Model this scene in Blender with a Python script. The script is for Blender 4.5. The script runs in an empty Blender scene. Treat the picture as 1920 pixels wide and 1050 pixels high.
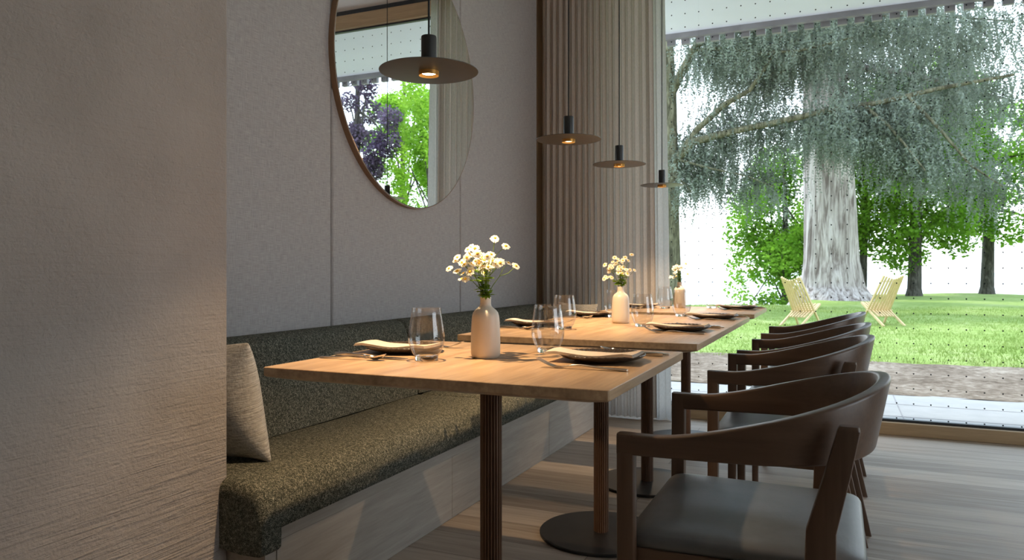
import bpy, bmesh, math, random
import numpy as np
from mathutils import Vector, Matrix

# ------------------------------------------------------------------ camera, sky, sun, exposure
S = bpy.context.scene
COL = S.collection
random.seed(7)
T = 0.2212                      # height of the camera above the table tops
CAM_Z = 0.971
YAW = math.radians(23.9)
F_PX = 1377.0
HORIZON = 508.0

cam_data = bpy.data.cameras.new('camera')
cam = bpy.data.objects.new('camera', cam_data)
COL.objects.link(cam)
cam.location = (0, 0, CAM_Z)
cam.rotation_euler = (math.radians(90), 0, YAW)
cam_data.sensor_width = 36
cam_data.lens = 36 * F_PX / 1920
cam_data.shift_y = -(525 - HORIZON) / 1920
cam_data.clip_start = 0.02
cam_data.clip_end = 2000
cam_data.dof.use_dof = True
cam_data.dof.focus_distance = 2.2
cam_data.dof.aperture_fstop = 9.0
S.camera = cam

world = bpy.data.worlds.new('sky')
S.world = world
world.use_nodes = True
wn = world.node_tree.nodes
wl = world.node_tree.links
wbg = wn['Background']
geo = wn.new('ShaderNodeTexCoord')
sep = wn.new('ShaderNodeSeparateXYZ')
ramp = wn.new('ShaderNodeValToRGB')
wl.new(geo.outputs['Generated'], sep.inputs[0])
wl.new(sep.outputs['Z'], ramp.inputs[0])
ramp.color_ramp.elements[0].position = 0.0
ramp.color_ramp.elements[0].color = (0.92, 0.96, 1.0, 1)
ramp.color_ramp.elements[1].position = 0.6
ramp.color_ramp.elements[1].color = (0.60, 0.78, 1.0, 1)
wl.new(ramp.outputs[0], wbg.inputs['Color'])
wbg.inputs['Strength'].default_value = 3.5

sun_d = bpy.data.lights.new('sun', 'SUN')
sun_d.energy = 3.0
sun_d.angle = math.radians(4)
sun_d.color = (1.0, 0.95, 0.84)
sun = bpy.data.objects.new('sun', sun_d)
COL.objects.link(sun)
# high sun, coming from beyond the trees on the left
sun.rotation_euler = Vector((0.30, -0.30, -0.90)).to_track_quat('-Z', 'Y').to_euler()

S.view_settings.view_transform = 'Standard'
S.view_settings.look = 'None'
S.view_settings.gamma = 1
S.view_settings.exposure = 0.0
S.view_settings.use_curve_mapping = False
S.cycles.max_bounces = 12
S.cycles.diffuse_bounces = 6
S.cycles.glossy_bounces = 6
S.cycles.transmission_bounces = 10
S.cycles.transparent_max_bounces = 24
S.cycles.use_denoising = True
S.cycles.sample_clamp_indirect = 6
S.cycles.caustics_reflective = False
S.cycles.caustics_refractive = False

PENDANT_W = 70.0

# ------------------------------------------------------------------ helpers
def P(px, py, depth):
    """world point at a given distance in front of the camera (used to survey tree positions)"""
    r = (px - 960) / F_PX
    u = (HORIZON - py) / F_PX
    c, s = math.cos(YAW), math.sin(YAW)
    return Vector((depth * (r * c - s), depth * (r * s + c), CAM_Z + depth * u))


class MB:
    def __init__(self):
        self.v = []
        self.f = []

    def add(self, verts, faces, M=None):
        b = len(self.v)
        if M is not None:
            verts = [M @ Vector(p) for p in verts]
        self.v += [tuple(p) for p in verts]
        self.f += [tuple(i + b for i in f) for f in faces]
        return self

    def box(self, lo, hi, M=None):
        x0, y0, z0 = lo
        x1, y1, z1 = hi
        return self.add([(x0, y0, z0), (x1, y0, z0), (x1, y1, z0), (x0, y1, z0),
                         (x0, y0, z1), (x1, y0, z1), (x1, y1, z1), (x0, y1, z1)],
                        [(0, 3, 2, 1), (4, 5, 6, 7), (0, 1, 5, 4), (1, 2, 6, 5), (2, 3, 7, 6), (3, 0, 4, 7)], M)

    def lathe(self, prof, n=48, M=None, cap=True):
        vs, fs = [], []
        for (r, z) in prof:
            for i in range(n):
                a = 2 * math.pi * i / n
                vs.append((r * math.cos(a), r * math.sin(a), z))
        for k in range(len(prof) - 1):
            for i in range(n):
                j = (i + 1) % n
                fs.append((k * n + i, k * n + j, (k + 1) * n + j, (k + 1) * n + i))
        if cap:
            fs.append(tuple(range(n - 1, -1, -1)))
            m = (len(prof) - 1) * n
            fs.append(tuple(range(m, m + n)))
        return self.add(vs, fs, M)

    def tube(self, pts, radii, n=8, cap=True):
        pts = [Vector(p) for p in pts]
        if not hasattr(radii, '__len__'):
            radii = [radii] * len(pts)
        vs, fs = [], []
        up = Vector((0, 0, 1))
        prev = None
        for k, p in enumerate(pts):
            d = (pts[min(k + 1, len(pts) - 1)] - pts[max(k - 1, 0)]).normalized()
            if prev is None:
                a = up if abs(d.z) < 0.9 else Vector((1, 0, 0))
                e1 = d.cross(a).normalized()
            else:
                e1 = (prev - d * prev.dot(d)).normalized()
            prev = e1
            e2 = d.cross(e1)
            for i in range(n):
                t = 2 * math.pi * i / n
                vs.append(p + (e1 * math.cos(t) + e2 * math.sin(t)) * radii[k])
        for k in range(len(pts) - 1):
            for i in range(n):
                j = (i + 1) % n
                fs.append((k * n + i, k * n + j, (k + 1) * n + j, (k + 1) * n + i))
        if cap:
            fs.append(tuple(range(n - 1, -1, -1)))
            m = (len(pts) - 1) * n
            fs.append(tuple(range(m, m + n)))
        return self.add(vs, fs)

    def loft(self, rings, cap=True):
        """rings: list of equal-length point loops"""
        n = len(rings[0])
        vs = [p for r in rings for p in r]
        fs = []
        for k in range(len(rings) - 1):
            for i in range(n):
                j = (i + 1) % n
                fs.append((k * n + i, k * n + j, (k + 1) * n + j, (k + 1) * n + i))
        if cap:
            fs.append(tuple(range(n - 1, -1, -1)))
            m = (len(rings) - 1) * n
            fs.append(tuple(range(m, m + n)))
        return self.add(vs, fs)

    def build(self, name, mat, parent=None, bevel=0, seg=3, angle=35, smooth=True, subsurf=0):
        me = bpy.data.meshes.new(name)
        me.from_pydata(self.v, [], self.f)
        bm = bmesh.new()
        bm.from_mesh(me)
        bmesh.ops.recalc_face_normals(bm, faces=bm.faces)
        bm.to_mesh(me)
        bm.free()
        if smooth:
            me.polygons.foreach_set('use_smooth', [True] * len(me.polygons))
            me.set_sharp_from_angle(angle=math.radians(angle))
        me.materials.append(mat)
        o = bpy.data.objects.new(name, me)
        COL.objects.link(o)
        if parent is not None:
            o.parent = parent
        if bevel:
            b = o.modifiers.new('bevel', 'BEVEL')
            b.width = bevel
            b.segments = seg
            b.limit_method = 'ANGLE'
            b.angle_limit = math.radians(30)
            b.harden_normals = False
        if subsurf:
            s = o.modifiers.new('sub', 'SUBSURF')
            s.levels = s.render_levels = subsurf
        return o


def soup(name, verts, faces, mat, parent=None, smooth=False):
    """fast mesh from numpy triangles or quads; no welding"""
    me = bpy.data.meshes.new(name)
    verts = np.asarray(verts, dtype=np.float32)
    faces = np.asarray(faces, dtype=np.int32)
    k = faces.shape[1]
    me.vertices.add(len(verts))
    me.vertices.foreach_set('co', verts.ravel())
    me.loops.add(faces.size)
    me.loops.foreach_set('vertex_index', faces.ravel())
    me.polygons.add(len(faces))
    me.polygons.foreach_set('loop_start', np.arange(0, faces.size, k, dtype=np.int32))
    me.update(calc_edges=True)
    me.validate()
    if smooth:
        me.polygons.foreach_set('use_smooth', [True] * len(me.polygons))
    me.materials.append(mat)
    o = bpy.data.objects.new(name, me)
    COL.objects.link(o)
    if parent is not None:
        o.parent = parent
    return o


def tag(o, label=None, cat=None, group=None, kind=None):
    if label:
        o['label'] = label
    if cat:
        o['category'] = cat
    if group:
        o['group'] = group
    if kind:
        o['kind'] = kind
    return o


def thing(name, label, cat, loc=(0, 0, 0), rz=0, group=None):
    o = bpy.data.objects.new(name, None)
    COL.objects.link(o)
    o.empty_display_size = 0.05
    o.location = loc
    o.rotation_euler = (0, 0, rz)
    return tag(o, label, cat, group)


def copy_tree(o, parent=None):
    c = o.copy()
    COL.objects.link(c)
    if parent is not None:
        c.parent = parent
    for ch in list(o.children):
        copy_tree(ch, c)
    return c


def dup(o, label, loc, rz=None, group=None):
    c = copy_tree(o)
    c.location = loc
    if rz is not None:
        c.rotation_euler = (0, 0, rz)
    c['label'] = label
    if group:
        c['group'] = group
    return c


# ------------------------------------------------------------------ materials
class NT:
    def __init__(self, name):
        self.m = bpy.data.materials.new(name)
        self.m.use_nodes = True
        self.t = self.m.node_tree
        self.n = self.t.nodes
        self.l = self.t.links
        self.b = self.n['Principled BSDF']
        self.out = self.n['Material Output']

    def new(self, kind, **kw):
        nd = self.n.new(kind)
        for k, v in kw.items():
            setattr(nd, k, v)
        return nd

    def coord(self, scale=(1, 1, 1), rot=(0, 0, 0), loc=(0, 0, 0)):
        tc = self.new('ShaderNodeTexCoord')
        mp = self.new('ShaderNodeMapping')
        mp.inputs['Scale'].default_value = scale
        mp.inputs['Rotation'].default_value = rot
        mp.inputs['Location'].default_value = loc
        self.l.new(tc.outputs['Object'], mp.inputs[0])
        return mp.outputs[0]

    def noise(self, vec, scale=5, detail=4, rough=0.5, dist=0.0):
        nd = self.new('ShaderNodeTexNoise')
        self.l.new(vec, nd.inputs['Vector'])
        nd.inputs['Scale'].default_value = scale
        nd.inputs['Detail'].default_value = detail
        nd.inputs['Roughness'].default_value = rough
        nd.inputs['Distortion'].default_value = dist
        return nd.outputs['Fac']

    def ramp(self, fac, stops, interp='LINEAR'):
        nd = self.new('ShaderNodeValToRGB')
        self.l.new(fac, nd.inputs[0])
        e = nd.color_ramp.elements
        nd.color_ramp.interpolation = interp
        while len(e) < len(stops):
            e.new(0.5)
        for k, (p, c) in enumerate(stops):
            e[k].position = p
            e[k].color = (c[0], c[1], c[2], 1)
        return nd.outputs[0]

    def math(self, op, a, b=None, clamp=False):
        nd = self.new('ShaderNodeMath', operation=op, use_clamp=clamp)
        for k, x in enumerate((a, b)):
            if x is None:
                continue
            if isinstance(x, (int, float)):
                nd.inputs[k].default_value = x
            else:
                self.l.new(x, nd.inputs[k])
        return nd.outputs[0]

    def mixc(self, fac, a, b, blend='MIX'):
        nd = self.new('ShaderNodeMix', data_type='RGBA', blend_type=blend)
        for sock, x in ((nd.inputs[0], fac), (nd.inputs[6], a), (nd.inputs[7], b)):
            if isinstance(x, (int, float)):
                sock.default_value = x
            elif isinstance(x, tuple):
                sock.default_value = (x[0], x[1], x[2], 1)
            else:
                self.l.new(x, sock)
        return nd.outputs[2]

    def schlick(self, f0=0.04):
        lw = self.new('ShaderNodeLayerWeight')
        lw.inputs['Blend'].default_value = 0.5
        p = self.math('POWER', lw.outputs['Facing'], 5.0)
        return self.math('ADD', self.math('MULTIPLY', p, 0.8), f0, clamp=True)

    def bump(self, h, strength=0.3, dist=0.01):
        nd = self.new('ShaderNodeBump')
        self.l.new(h, nd.inputs['Height'])
        nd.inputs['Strength'].default_value = strength
        nd.inputs['Distance'].default_value = dist
        self.l.new(nd.outputs[0], self.b.inputs['Normal'])
        return nd

    def base(self, c):
        if isinstance(c, tuple):
            self.b.inputs['Base Color'].default_value = (c[0], c[1], c[2], 1)
        else:
            self.l.new(c, self.b.inputs['Base Color'])

    def set(self, **kw):
        for k, v in kw.items():
            self.b.inputs[k.replace('_', ' ')].default_value = v
        return self


def plain(name, col, rough=0.5, metal=0.0, spec=0.5, var=0.12, scale=30):
    m = NT(name)
    v = m.coord()
    f = m.noise(v, scale, 3)
    d = tuple(c * (1 - var) for c in col)
    u = tuple(min(1, c * (1 + var)) for c in col)
    m.base(m.ramp(f, [(0.3, d), (0.7, u)]))
    m.set(Roughness=rough, Metallic=metal)
    m.b.inputs['Specular IOR Level'].default_value = spec
    return m.m


def wood(name, c0, c1, axis='Y', rough=0.45, grain=1.0, bump=0.05, scale=1.0, spec=0.5):
    m = NT(name)
    long, cross = 1.6 * scale, 22 * scale
    sc = {'X': (long, cross, cross), 'Y': (cross, long, cross), 'Z': (cross, cross, long)}[axis]
    v = m.coord(sc)
    f = m.noise(v, 1.0, 6, 0.6, 0.6)
    v2 = m.coord(tuple(s * 6 for s in sc))
    f2 = m.noise(v2, 1.0, 3, 0.5)
    g = m.math('ADD', m.math('MULTIPLY', f, 0.7), m.math('MULTIPLY', f2, 0.3))
    m.base(m.ramp(g, [(0.5 - 0.2 / grain, c0), (0.5 + 0.2 / grain, c1)]))
    m.set(Roughness=rough)
    m.b.inputs['Specular IOR Level'].default_value = spec
    m.bump(f2, bump, 0.004)
    return m.m


def mat_plaster():
    m = NT('rough_plaster')
    fine = m.noise(m.coord(), 150, 4, 0.6)
    grain = m.noise(m.coord(), 55, 3, 0.5)
    streak = m.noise(m.coord((1, 4.5, 95), rot=(math.radians(9), 0, 0)), 1.0, 5, 0.55, 0.8)
    # trowel strokes are deeper low on the wall
    tc = m.new('ShaderNodeTexCoord')
    sp = m.new('ShaderNodeSeparateXYZ')
    m.l.new(tc.outputs['Object'], sp.inputs[0])
    low = m.ramp(m.math('ADD', sp.outputs['Z'], m.math('MULTIPLY', m.noise(m.coord(), 2.2, 2), 0.7)),
                 [(0.72, (1, 1, 1)), (1.0, (0.38, 0.38, 0.38))])
    a = m.math('MULTIPLY', m.math('MULTIPLY', streak, low), 1.05)
    h = m.math('ADD', a, m.math('ADD', m.math('MULTIPLY', fine, 0.42), m.math('MULTIPLY', grain, 0.50)))
    m.bump(h, 0.75, 0.009)
    patch = m.noise(m.coord(), 3, 4)
    m.base(m.ramp(patch, [(0.3, (0.30, 0.262, 0.238)), (0.7, (0.375, 0.332, 0.302))]))
    m.set(Roughness=0.95)
    m.b.inputs['Specular IOR Level'].default_value = 0.15
    return m.m


def mat_panel():
    m = NT('linen_panel')
    a = m.noise(m.coord((1, 420, 26)), 1.0, 2, 0.5)
    b = m.noise(m.coord((1, 26, 420)), 1.0, 2, 0.5)
    w = m.math('ADD', m.math('MULTIPLY', a, 0.5), m.math('MULTIPLY', b, 0.5))
    big = m.noise(m.coord(), 2.0, 3)
    col = m.ramp(w, [(0.32, (0.275, 0.262, 0.262)), (0.68, (0.46, 0.44, 0.435))])
    m.base(m.mixc(m.math('MULTIPLY', big, 0.25), col, (0.30, 0.285, 0.28)))
    m.bump(w, 0.35, 0.002)
    m.set(Roughness=0.95)
    m.b.inputs['Specular IOR Level'].default_value = 0.1
    m.b.inputs['Sheen Weight'].default_value = 0.15
    return m.m


def mat_tweed():
    m = NT('olive_tweed')
    v = m.coord((1, 0.55, 1))
    a = m.noise(v, 560, 2, 0.7)
    b = m.noise(m.coord(), 120, 2, 0.6)
    g = m.math('ADD', m.math('MULTIPLY', a, 0.72), m.math('MULTIPLY', b, 0.28))
    m.base(m.ramp(g, [(0.38, (0.013, 0.015, 0.012)), (0.50, (0.066, 0.070, 0.056)),
                      (0.57, (0.19, 0.182, 0.145)), (0.70, (0.50, 0.46, 0.38))]))
    m.bump(g, 0.6, 0.004)
    m.set(Roughness=1.0)
    m.b.inputs['Specular IOR Level'].default_value = 0.1
    return m.m


def mat_pillow():
    m = NT('oatmeal_weave')
    a = m.noise(m.coord((30, 1, 260)), 1.0, 2, 0.6)
    b = m.noise(m.coord((200, 1, 120)), 1.0, 2, 0.6)
    w = m.math('ADD', m.math('MULTIPLY', a, 0.6), m.math('MULTIPLY', b, 0.4))
    m.base(m.ramp(w, [(0.35, (0.27, 0.25, 0.23)), (0.62, (0.58, 0.55, 0.51))]))
    m.bump(w, 0.55, 0.004)
    m.set(Roughness=1.0)
    m.b.inputs['Specular IOR Level'].default_value = 0.1
    return m.m


def mat_floor():
    m = NT('oak_planks')
    v = m.coord(rot=(0, 0, 0))
    br = m.new('ShaderNodeTexBrick')
    m.l.new(v, br.inputs['Vector'])
    br.offset = 0.37
    br.inputs['Scale'].default_value = 1.0
    br.inputs['Brick Width'].default_value = 2.1
    br.inputs['Row Height'].default_value = 0.185
    br.inputs['Mortar Size'].default_value = 0.0012
    br.inputs['Mortar Smooth'].default_value = 0.2
    br.inputs['Bias'].default_value = 0.0
    br.inputs['Color1'].default_value = (0.0, 0.0, 0.0, 1)
    br.inputs['Color2'].default_value = (1.0, 1.0, 1.0, 1)
    br.inputs['Mortar'].default_value = (0.5, 0.5, 0.5, 1)
    f = m.noise(m.coord((1.5, 24, 1)), 1.0, 6, 0.62, 0.8)
    f2 = m.noise(m.coord((7, 160, 1)), 1.0, 3, 0.5)
    g = m.math('ADD', m.math('MULTIPLY', f, 0.7), m.math('MULTIPLY', f2, 0.3))
    g = m.math('ADD', m.math('MULTIPLY', g, 0.74), m.math('MULTIPLY', br.outputs['Color'], 0.26))
    c = m.ramp(g, [(0.30, (0.24, 0.185, 0.14)), (0.52, (0.42, 0.345, 0.275)), (0.72, (0.56, 0.48, 0.40))])
    m.base(m.mixc(br.outputs['Fac'], c, (0.07, 0.05, 0.035)))
    m.set(Roughness=0.5)
    m.b.inputs['Specular IOR Level'].default_value = 0.35
    h = m.math('SUBTRACT', m.math('MULTIPLY', f2, 0.3), br.outputs['Fac'])
    m.bump(h, 0.12, 0.003)
    return m.m


def mat_curtain(name, col, trans=0.35):
    m = NT(name)
    w = m.noise(m.coord((420, 420, 60)), 1.0, 2)
    c = m.ramp(w, [(0.3, tuple(x * 0.8 for x in col)), (0.7, col)])
    m.base(c)
    m.set(Roughness=0.95)
    m.b.inputs['Specular IOR Level'].default_value = 0.1
    tr = m.new('ShaderNodeBsdfTranslucent')
    m.l.new(c, tr.inputs[0])
    mx = m.new('ShaderNodeMixShader')
    mx.inputs[0].default_value = trans
    m.l.new(m.b.outputs[0], mx.inputs[1])
    m.l.new(tr.outputs[0], mx.inputs[2])
    m.l.new(mx.outputs[0], m.out.inputs['Surface'])
    return m.m


def mat_pane():
    """clear glazing carrying a square grid of small dark dots"""
    m = NT('dotted_glazing')
    m.n.remove(m.b)
    tr = m.new('ShaderNodeBsdfTransparent')
    tr.inputs[0].default_value = (0.96, 0.98, 0.97, 1)
    gl = m.new('ShaderNodeBsdfGlossy')
    gl.inputs['Roughness'].default_value = 0.0
    mx = m.new('ShaderNodeMixShader')
    m.l.new(m.schlick(0.05), mx.inputs[0])
    m.l.new(tr.outputs[0], mx.inputs[1])
    m.l.new(gl.outputs[0], mx.inputs[2])
    tc = m.new('ShaderNodeTexCoord')
    sp = m.new('ShaderNodeSeparateXYZ')
    m.l.new(tc.outputs['Object'], sp.inputs[0])
    PITCH = 0.0892
    u = m.math('SUBTRACT', m.math('FRACT', m.math('DIVIDE', m.math('ADD', sp.outputs['X'], 1.0157 + PITCH * 100.5), PITCH)), 0.5)
    w = m.math('SUBTRACT', m.math('FRACT', m.math('DIVIDE', m.math('ADD', sp.outputs['Z'], -2.682 + PITCH * 100.5), PITCH)), 0.5)
    d = m.math('SQRT', m.math('ADD', m.math('MULTIPLY', u, u), m.math('MULTIPLY', w, w)))
    dot = m.math('LESS_THAN', d, 0.047)
    df = m.new('ShaderNodeBsdfDiffuse')
    df.inputs[0].default_value = (0.03, 0.035, 0.04, 1)
    m2 = m.new('ShaderNodeMixShader')
    m.l.new(dot, m2.inputs[0])
    m.l.new(mx.outputs[0], m2.inputs[1])
    m.l.new(df.outputs[0], m2.inputs[2])
    m.l.new(m2.outputs[0], m.out.inputs['Surface'])
    return m.m


def mat_thin_glass():
    m = NT('thin_glass')
    m.n.remove(m.b)
    tr = m.new('ShaderNodeBsdfTransparent')
    tr.inputs[0].default_value = (0.965, 0.97, 0.972, 1)
    gl = m.new('ShaderNodeBsdfGlossy')
    gl.inputs['Roughness'].default_value = 0.01
    mx = m.new('ShaderNodeMixShader')
    m.l.new(m.schlick(0.085), mx.inputs[0])
    m.l.new(tr.outputs[0], mx.inputs[1])
    m.l.new(gl.outputs[0], mx.inputs[2])
    m.l.new(mx.outputs[0], m.out.inputs['Surface'])
    return m.m


def mat_solid_glass():
    m = NT('solid_glass')
    m.base((0.97, 0.98, 0.98))
    m.set(Roughness=0.0, IOR=1.48)
    m.b.inputs['Transmission Weight'].default_value = 1.0
    return m.m


def mat_emit(name, col, s):
    m = NT(name)
    m.b.inputs['Emission Color'].default_value = (col[0], col[1], col[2], 1)
    m.b.inputs['Emission Strength'].default_value = s
    m.base(col)
    return m.m


def mat_leaf(name, c0, c1, trans=0.5, rough=0.6, scale=2.5):
    m = NT(name)
    f = m.noise(m.coord(), scale, 3, 0.6)
    c = m.ramp(f, [(0.32, c0), (0.68, c1)])
    m.base(c)
    m.set(Roughness=rough)
    m.b.inputs['Specular IOR Level'].default_value = 0.25
    tr = m.new('ShaderNodeBsdfTranslucent')
    m.l.new(c, tr.inputs[0])
    mx = m.new('ShaderNodeMixShader')
    mx.inputs[0].default_value = trans
    m.l.new(m.b.outputs[0], mx.inputs[1])
    m.l.new(tr.outputs[0], mx.inputs[2])
    m.l.new(mx.outputs[0], m.out.inputs['Surface'])
    return m.m


def mat_bark(name, c0, c1, c2, sx=5, sz=0.5, bump=1.0):
    m = NT(name)
    f = m.noise(m.coord((sx, sx, sz)), 1.0, 8, 0.62, 1.2)
    g = m.noise(m.coord((sx * 4, sx * 4, sz * 4)), 1.0, 4, 0.6)
    h = m.math('ADD', m.math('MULTIPLY', f, 0.75), m.math('MULTIPLY', g, 0.25))
    m.base(m.ramp(h, [(0.40, c0), (0.50, c1), (0.60, c2)]))
    m.bump(h, bump, 0.12)
    m.set(Roughness=0.95)
    m.b.inputs['Specular IOR Level'].default_value = 0.1
    return m.m


def mat_ground(name, stops, scale, detail=6, bump=0.3, bd=0.03, stretch=(1, 1, 1)):
    m = NT(name)
    f = m.noise(m.coord(stretch), scale, detail, 0.65)
    g = m.noise(m.coord(), scale * 0.12, 3)
    h = m.math('ADD', m.math('MULTIPLY', f, 0.6), m.math('MULTIPLY', g, 0.4))
    m.base(m.ramp(h, stops))
    m.bump(f, bump, bd)
    m.set(Roughness=1.0)
    m.b.inputs['Specular IOR Level'].default_value = 0.1
    return m.m


M = {}
M['plaster'] = mat_plaster()
M['panel'] = mat_panel()
M['tweed'] = mat_tweed()
M['pillow'] = mat_pillow()
M['floor'] = mat_floor()
M['ceiling'] = plain('ceiling_paint', (0.74, 0.72, 0.69), 0.95, spec=0.1, var=0.03)
M['wallpaint'] = plain('warm_wall_paint', (0.62, 0.56, 0.50), 0.95, spec=0.1, var=0.05, scale=4)
M['trim'] = wood('oak_trim', (0.20, 0.13, 0.075), (0.32, 0.22, 0.13), 'Z', 0.5)
M['frame'] = wood('oak_window_frame', (0.33, 0.22, 0.12), (0.50, 0.35, 0.20), 'X', 0.45)
M['gasket'] = plain('dark_gasket', (0.03, 0.034, 0.04), 0.5)
M['pane'] = mat_pane()
M['oak'] = wood('oak_tabletop', (0.31, 0.19, 0.105), (0.58, 0.395, 0.235), 'Y', 0.33, grain=1.25, bump=0.03, spec=0.45)
M['base_wood'] = wood('limed_oak', (0.25, 0.215, 0.18), (0.41, 0.365, 0.315), 'Y', 0.6, grain=0.9, bump=0.1)
M['bronze'] = plain('bronze_lacquer', (0.17, 0.095, 0.06), 0.42, metal=0.35, var=0.08)
M['iron'] = plain('blackened_steel', (0.035, 0.032, 0.03), 0.42, metal=0.5, var=0.2, scale=8)
M['dark_wood'] = wood('dark_stained_oak', (0.064, 0.033, 0.0185), (0.128, 0.071, 0.042), 'X', 0.36, bump=0.05, spec=0.6)
M['dark_leg'] = wood('dark_stained_leg', (0.064, 0.033, 0.0185), (0.128, 0.071, 0.042), 'Z', 0.36, bump=0.05, spec=0.6)
M['lamp'] = plain('matte_black_lamp', (0.028, 0.027, 0.027), 0.42, metal=0.1, var=0.05, spec=0.5)
M['lamp_disc'] = plain('matte_lamp_disc', (0.095, 0.090, 0.083), 0.36, metal=0.25, var=0.04, spec=0.5)
M['gold'] = plain('gold_reflector', (0.85, 0.45, 0.12), 0.35, metal=0.7, var=0.05)
M['bulb'] = mat_emit('lit_lens', (1.0, 0.80, 0.52), 14.0)
M['cord'] = plain('black_cord', (0.012, 0.012, 0.013), 0.6)
M['vase'] = plain('cream_glaze', (0.66, 0.59, 0.50), 0.38, var=0.04, scale=12)
M['glass'] = mat_thin_glass()
M['glass_solid'] = mat_solid_glass()
M['plate'] = plain('brown_black_glaze', (0.045, 0.033, 0.026), 0.25, var=0.25, scale=60)
M['napkin'] = plain('sand_napkin', (0.58, 0.49, 0.41), 0.95, spec=0.1, var=0.06, scale=120)
M['steel'] = plain('polished_steel', (0.62, 0.60, 0.57), 0.16, metal=1.0, var=0.03)
M['mirror'] = plain('silvered_glass', (0.93, 0.95, 0.97), 0.0, metal=1.0, var=0.0)
M['mirror_rim'] = wood('walnut_rim', (0.20, 0.115, 0.065), (0.30, 0.18, 0.10), 'Z', 0.45)
M['petal'] = mat_leaf('white_petal', (0.86, 0.84, 0.76), (0.92, 0.90, 0.82), 0.35)
M['disc'] = plain('yellow_floret', (0.80, 0.50, 0.04), 0.8, var=0.2, scale=300)
M['stem'] = mat_leaf('green_stem', (0.14, 0.24, 0.03), (0.24, 0.34, 0.06), 0.3)
M['flower_leaf'] = mat_leaf('flower_leaf', (0.12, 0.25, 0.02), (0.28, 0.42, 0.05), 0.4)
M['curtain'] = mat_curtain('taupe_curtain', (0.60, 0.535, 0.475), 0.33)
M['sheer'] = mat_curtain('sheer_curtain', (0.62, 0.60, 0.57), 0.5)


def mat_leather():
    m = NT('dark_leather')
    f = m.noise(m.coord(), 9, 4, 0.6)
    c = m.noise(m.coord((14, 3, 10)), 1.0, 5, 0.6, 1.0)
    g = m.noise(m.coord(), 420, 2)
    m.base(m.ramp(f, [(0.3, (0.085, 0.087, 0.091)), (0.7, (0.128, 0.130, 0.135))]))
    m.bump(m.math('ADD', m.math('MULTIPLY', c, 0.8), m.math('MULTIPLY', g, 0.08)), 0.25, 0.006)
    m.set(Roughness=0.40)
    return m.m


M['leather'] = mat_leather()
M['soffit'] = plain('white_soffit', (0.82, 0.86, 0.93), 0.9, spec=0.1, var=0.02, scale=2)
M['gutter'] = plain('zinc_edge', (0.27, 0.265, 0.28), 0.6, metal=0.2, var=0.15, scale=6)
M['paver'] = mat_ground('grey_pavers', [(0.3, (0.36, 0.37, 0.385)), (0.7, (0.46, 0.465, 0.475))], 6, 4, 0.05)
M['soil'] = mat_ground('brown_soil', [(0.36, (0.11, 0.08, 0.06)), (0.52, (0.27, 0.22, 0.175)), (0.66, (0.46, 0.40, 0.34))], 14, 8, 0.8, 0.05)
M['lawn'] = mat_ground('mown_lawn', [(0.34, (0.15, 0.22, 0.05)), (0.5, (0.24, 0.33, 0.09)), (0.66, (0.38, 0.42, 0.19))], 5, 8, 0.4, 0.05)
M['blade'] = mat_leaf('grass_blade', (0.18, 0.28, 0.05), (0.36, 0.44, 0.15), 0.45, scale=0.8)
M['pine'] = wood('pale_pine', (0.52, 0.37, 0.19), (0.70, 0.54, 0.31), 'Z', 0.6)
M['bark_grey'] = mat_bark('grey_cedar_bark', (0.17, 0.135, 0.125), (0.43, 0.375, 0.36), (0.62, 0.56, 0.55))
M['bark_moss'] = mat_bark('mossy_bark', (0.055, 0.052, 0.035), (0.125, 0.12, 0.075), (0.22, 0.21, 0.145), 9, 2, 0.7)
M['bark_dark'] = mat_bark('dark_bark', (0.035, 0.033, 0.028), (0.075, 0.07, 0.06), (0.12, 0.115, 0.10), 9, 2, 0.6)
M['needle'] = mat_leaf('blue_cedar_needle', (0.095, 0.118, 0.080), (0.285, 0.335, 0.285), 0.34, scale=1.4)
M['green'] = mat_leaf('fresh_green_leaf', (0.11, 0.27, 0.012), (0.28, 0.50, 0.05), 0.55, scale=1.0)
M['lime'] = mat_leaf('lime_green_leaf', (0.20, 0.42, 0.02), (0.42, 0.64, 0.08), 0.55, scale=1.0)
M['purple'] = mat_leaf('copper_leaf', (0.07, 0.045, 0.085), (0.19, 0.14, 0.22), 0.4, scale=1.0)


def mat_water():
    m = NT('pale_lake')
    m.base((0.78, 0.83, 0.87))
    m.set(Roughness=0.25)
    m.bump(m.noise(m.coord((0.3, 1, 1)), 3, 3), 0.05, 0.05)
    return m.m


M['water'] = mat_water()

# ------------------------------------------------------------------ the room
XW = -1.953          # plane behind the fabric panels
XP = -1.515          # face of the plaster pier
YP = 1.511           # far edge of the pier
YW = 4.88            # inner face of the window frame
CEIL = 3.08
XR = 3.6
YB = -3.2
HEAD = 2.9
WX0 = -1.52          # left end of the glazing, behind the curtain
WX1 = 2.3            # right end of the glazing


def structure(name, mb, mat, **kw):
    o = mb.build(name, mat, **kw)
    tag(o, kind='structure')
    return o


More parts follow.
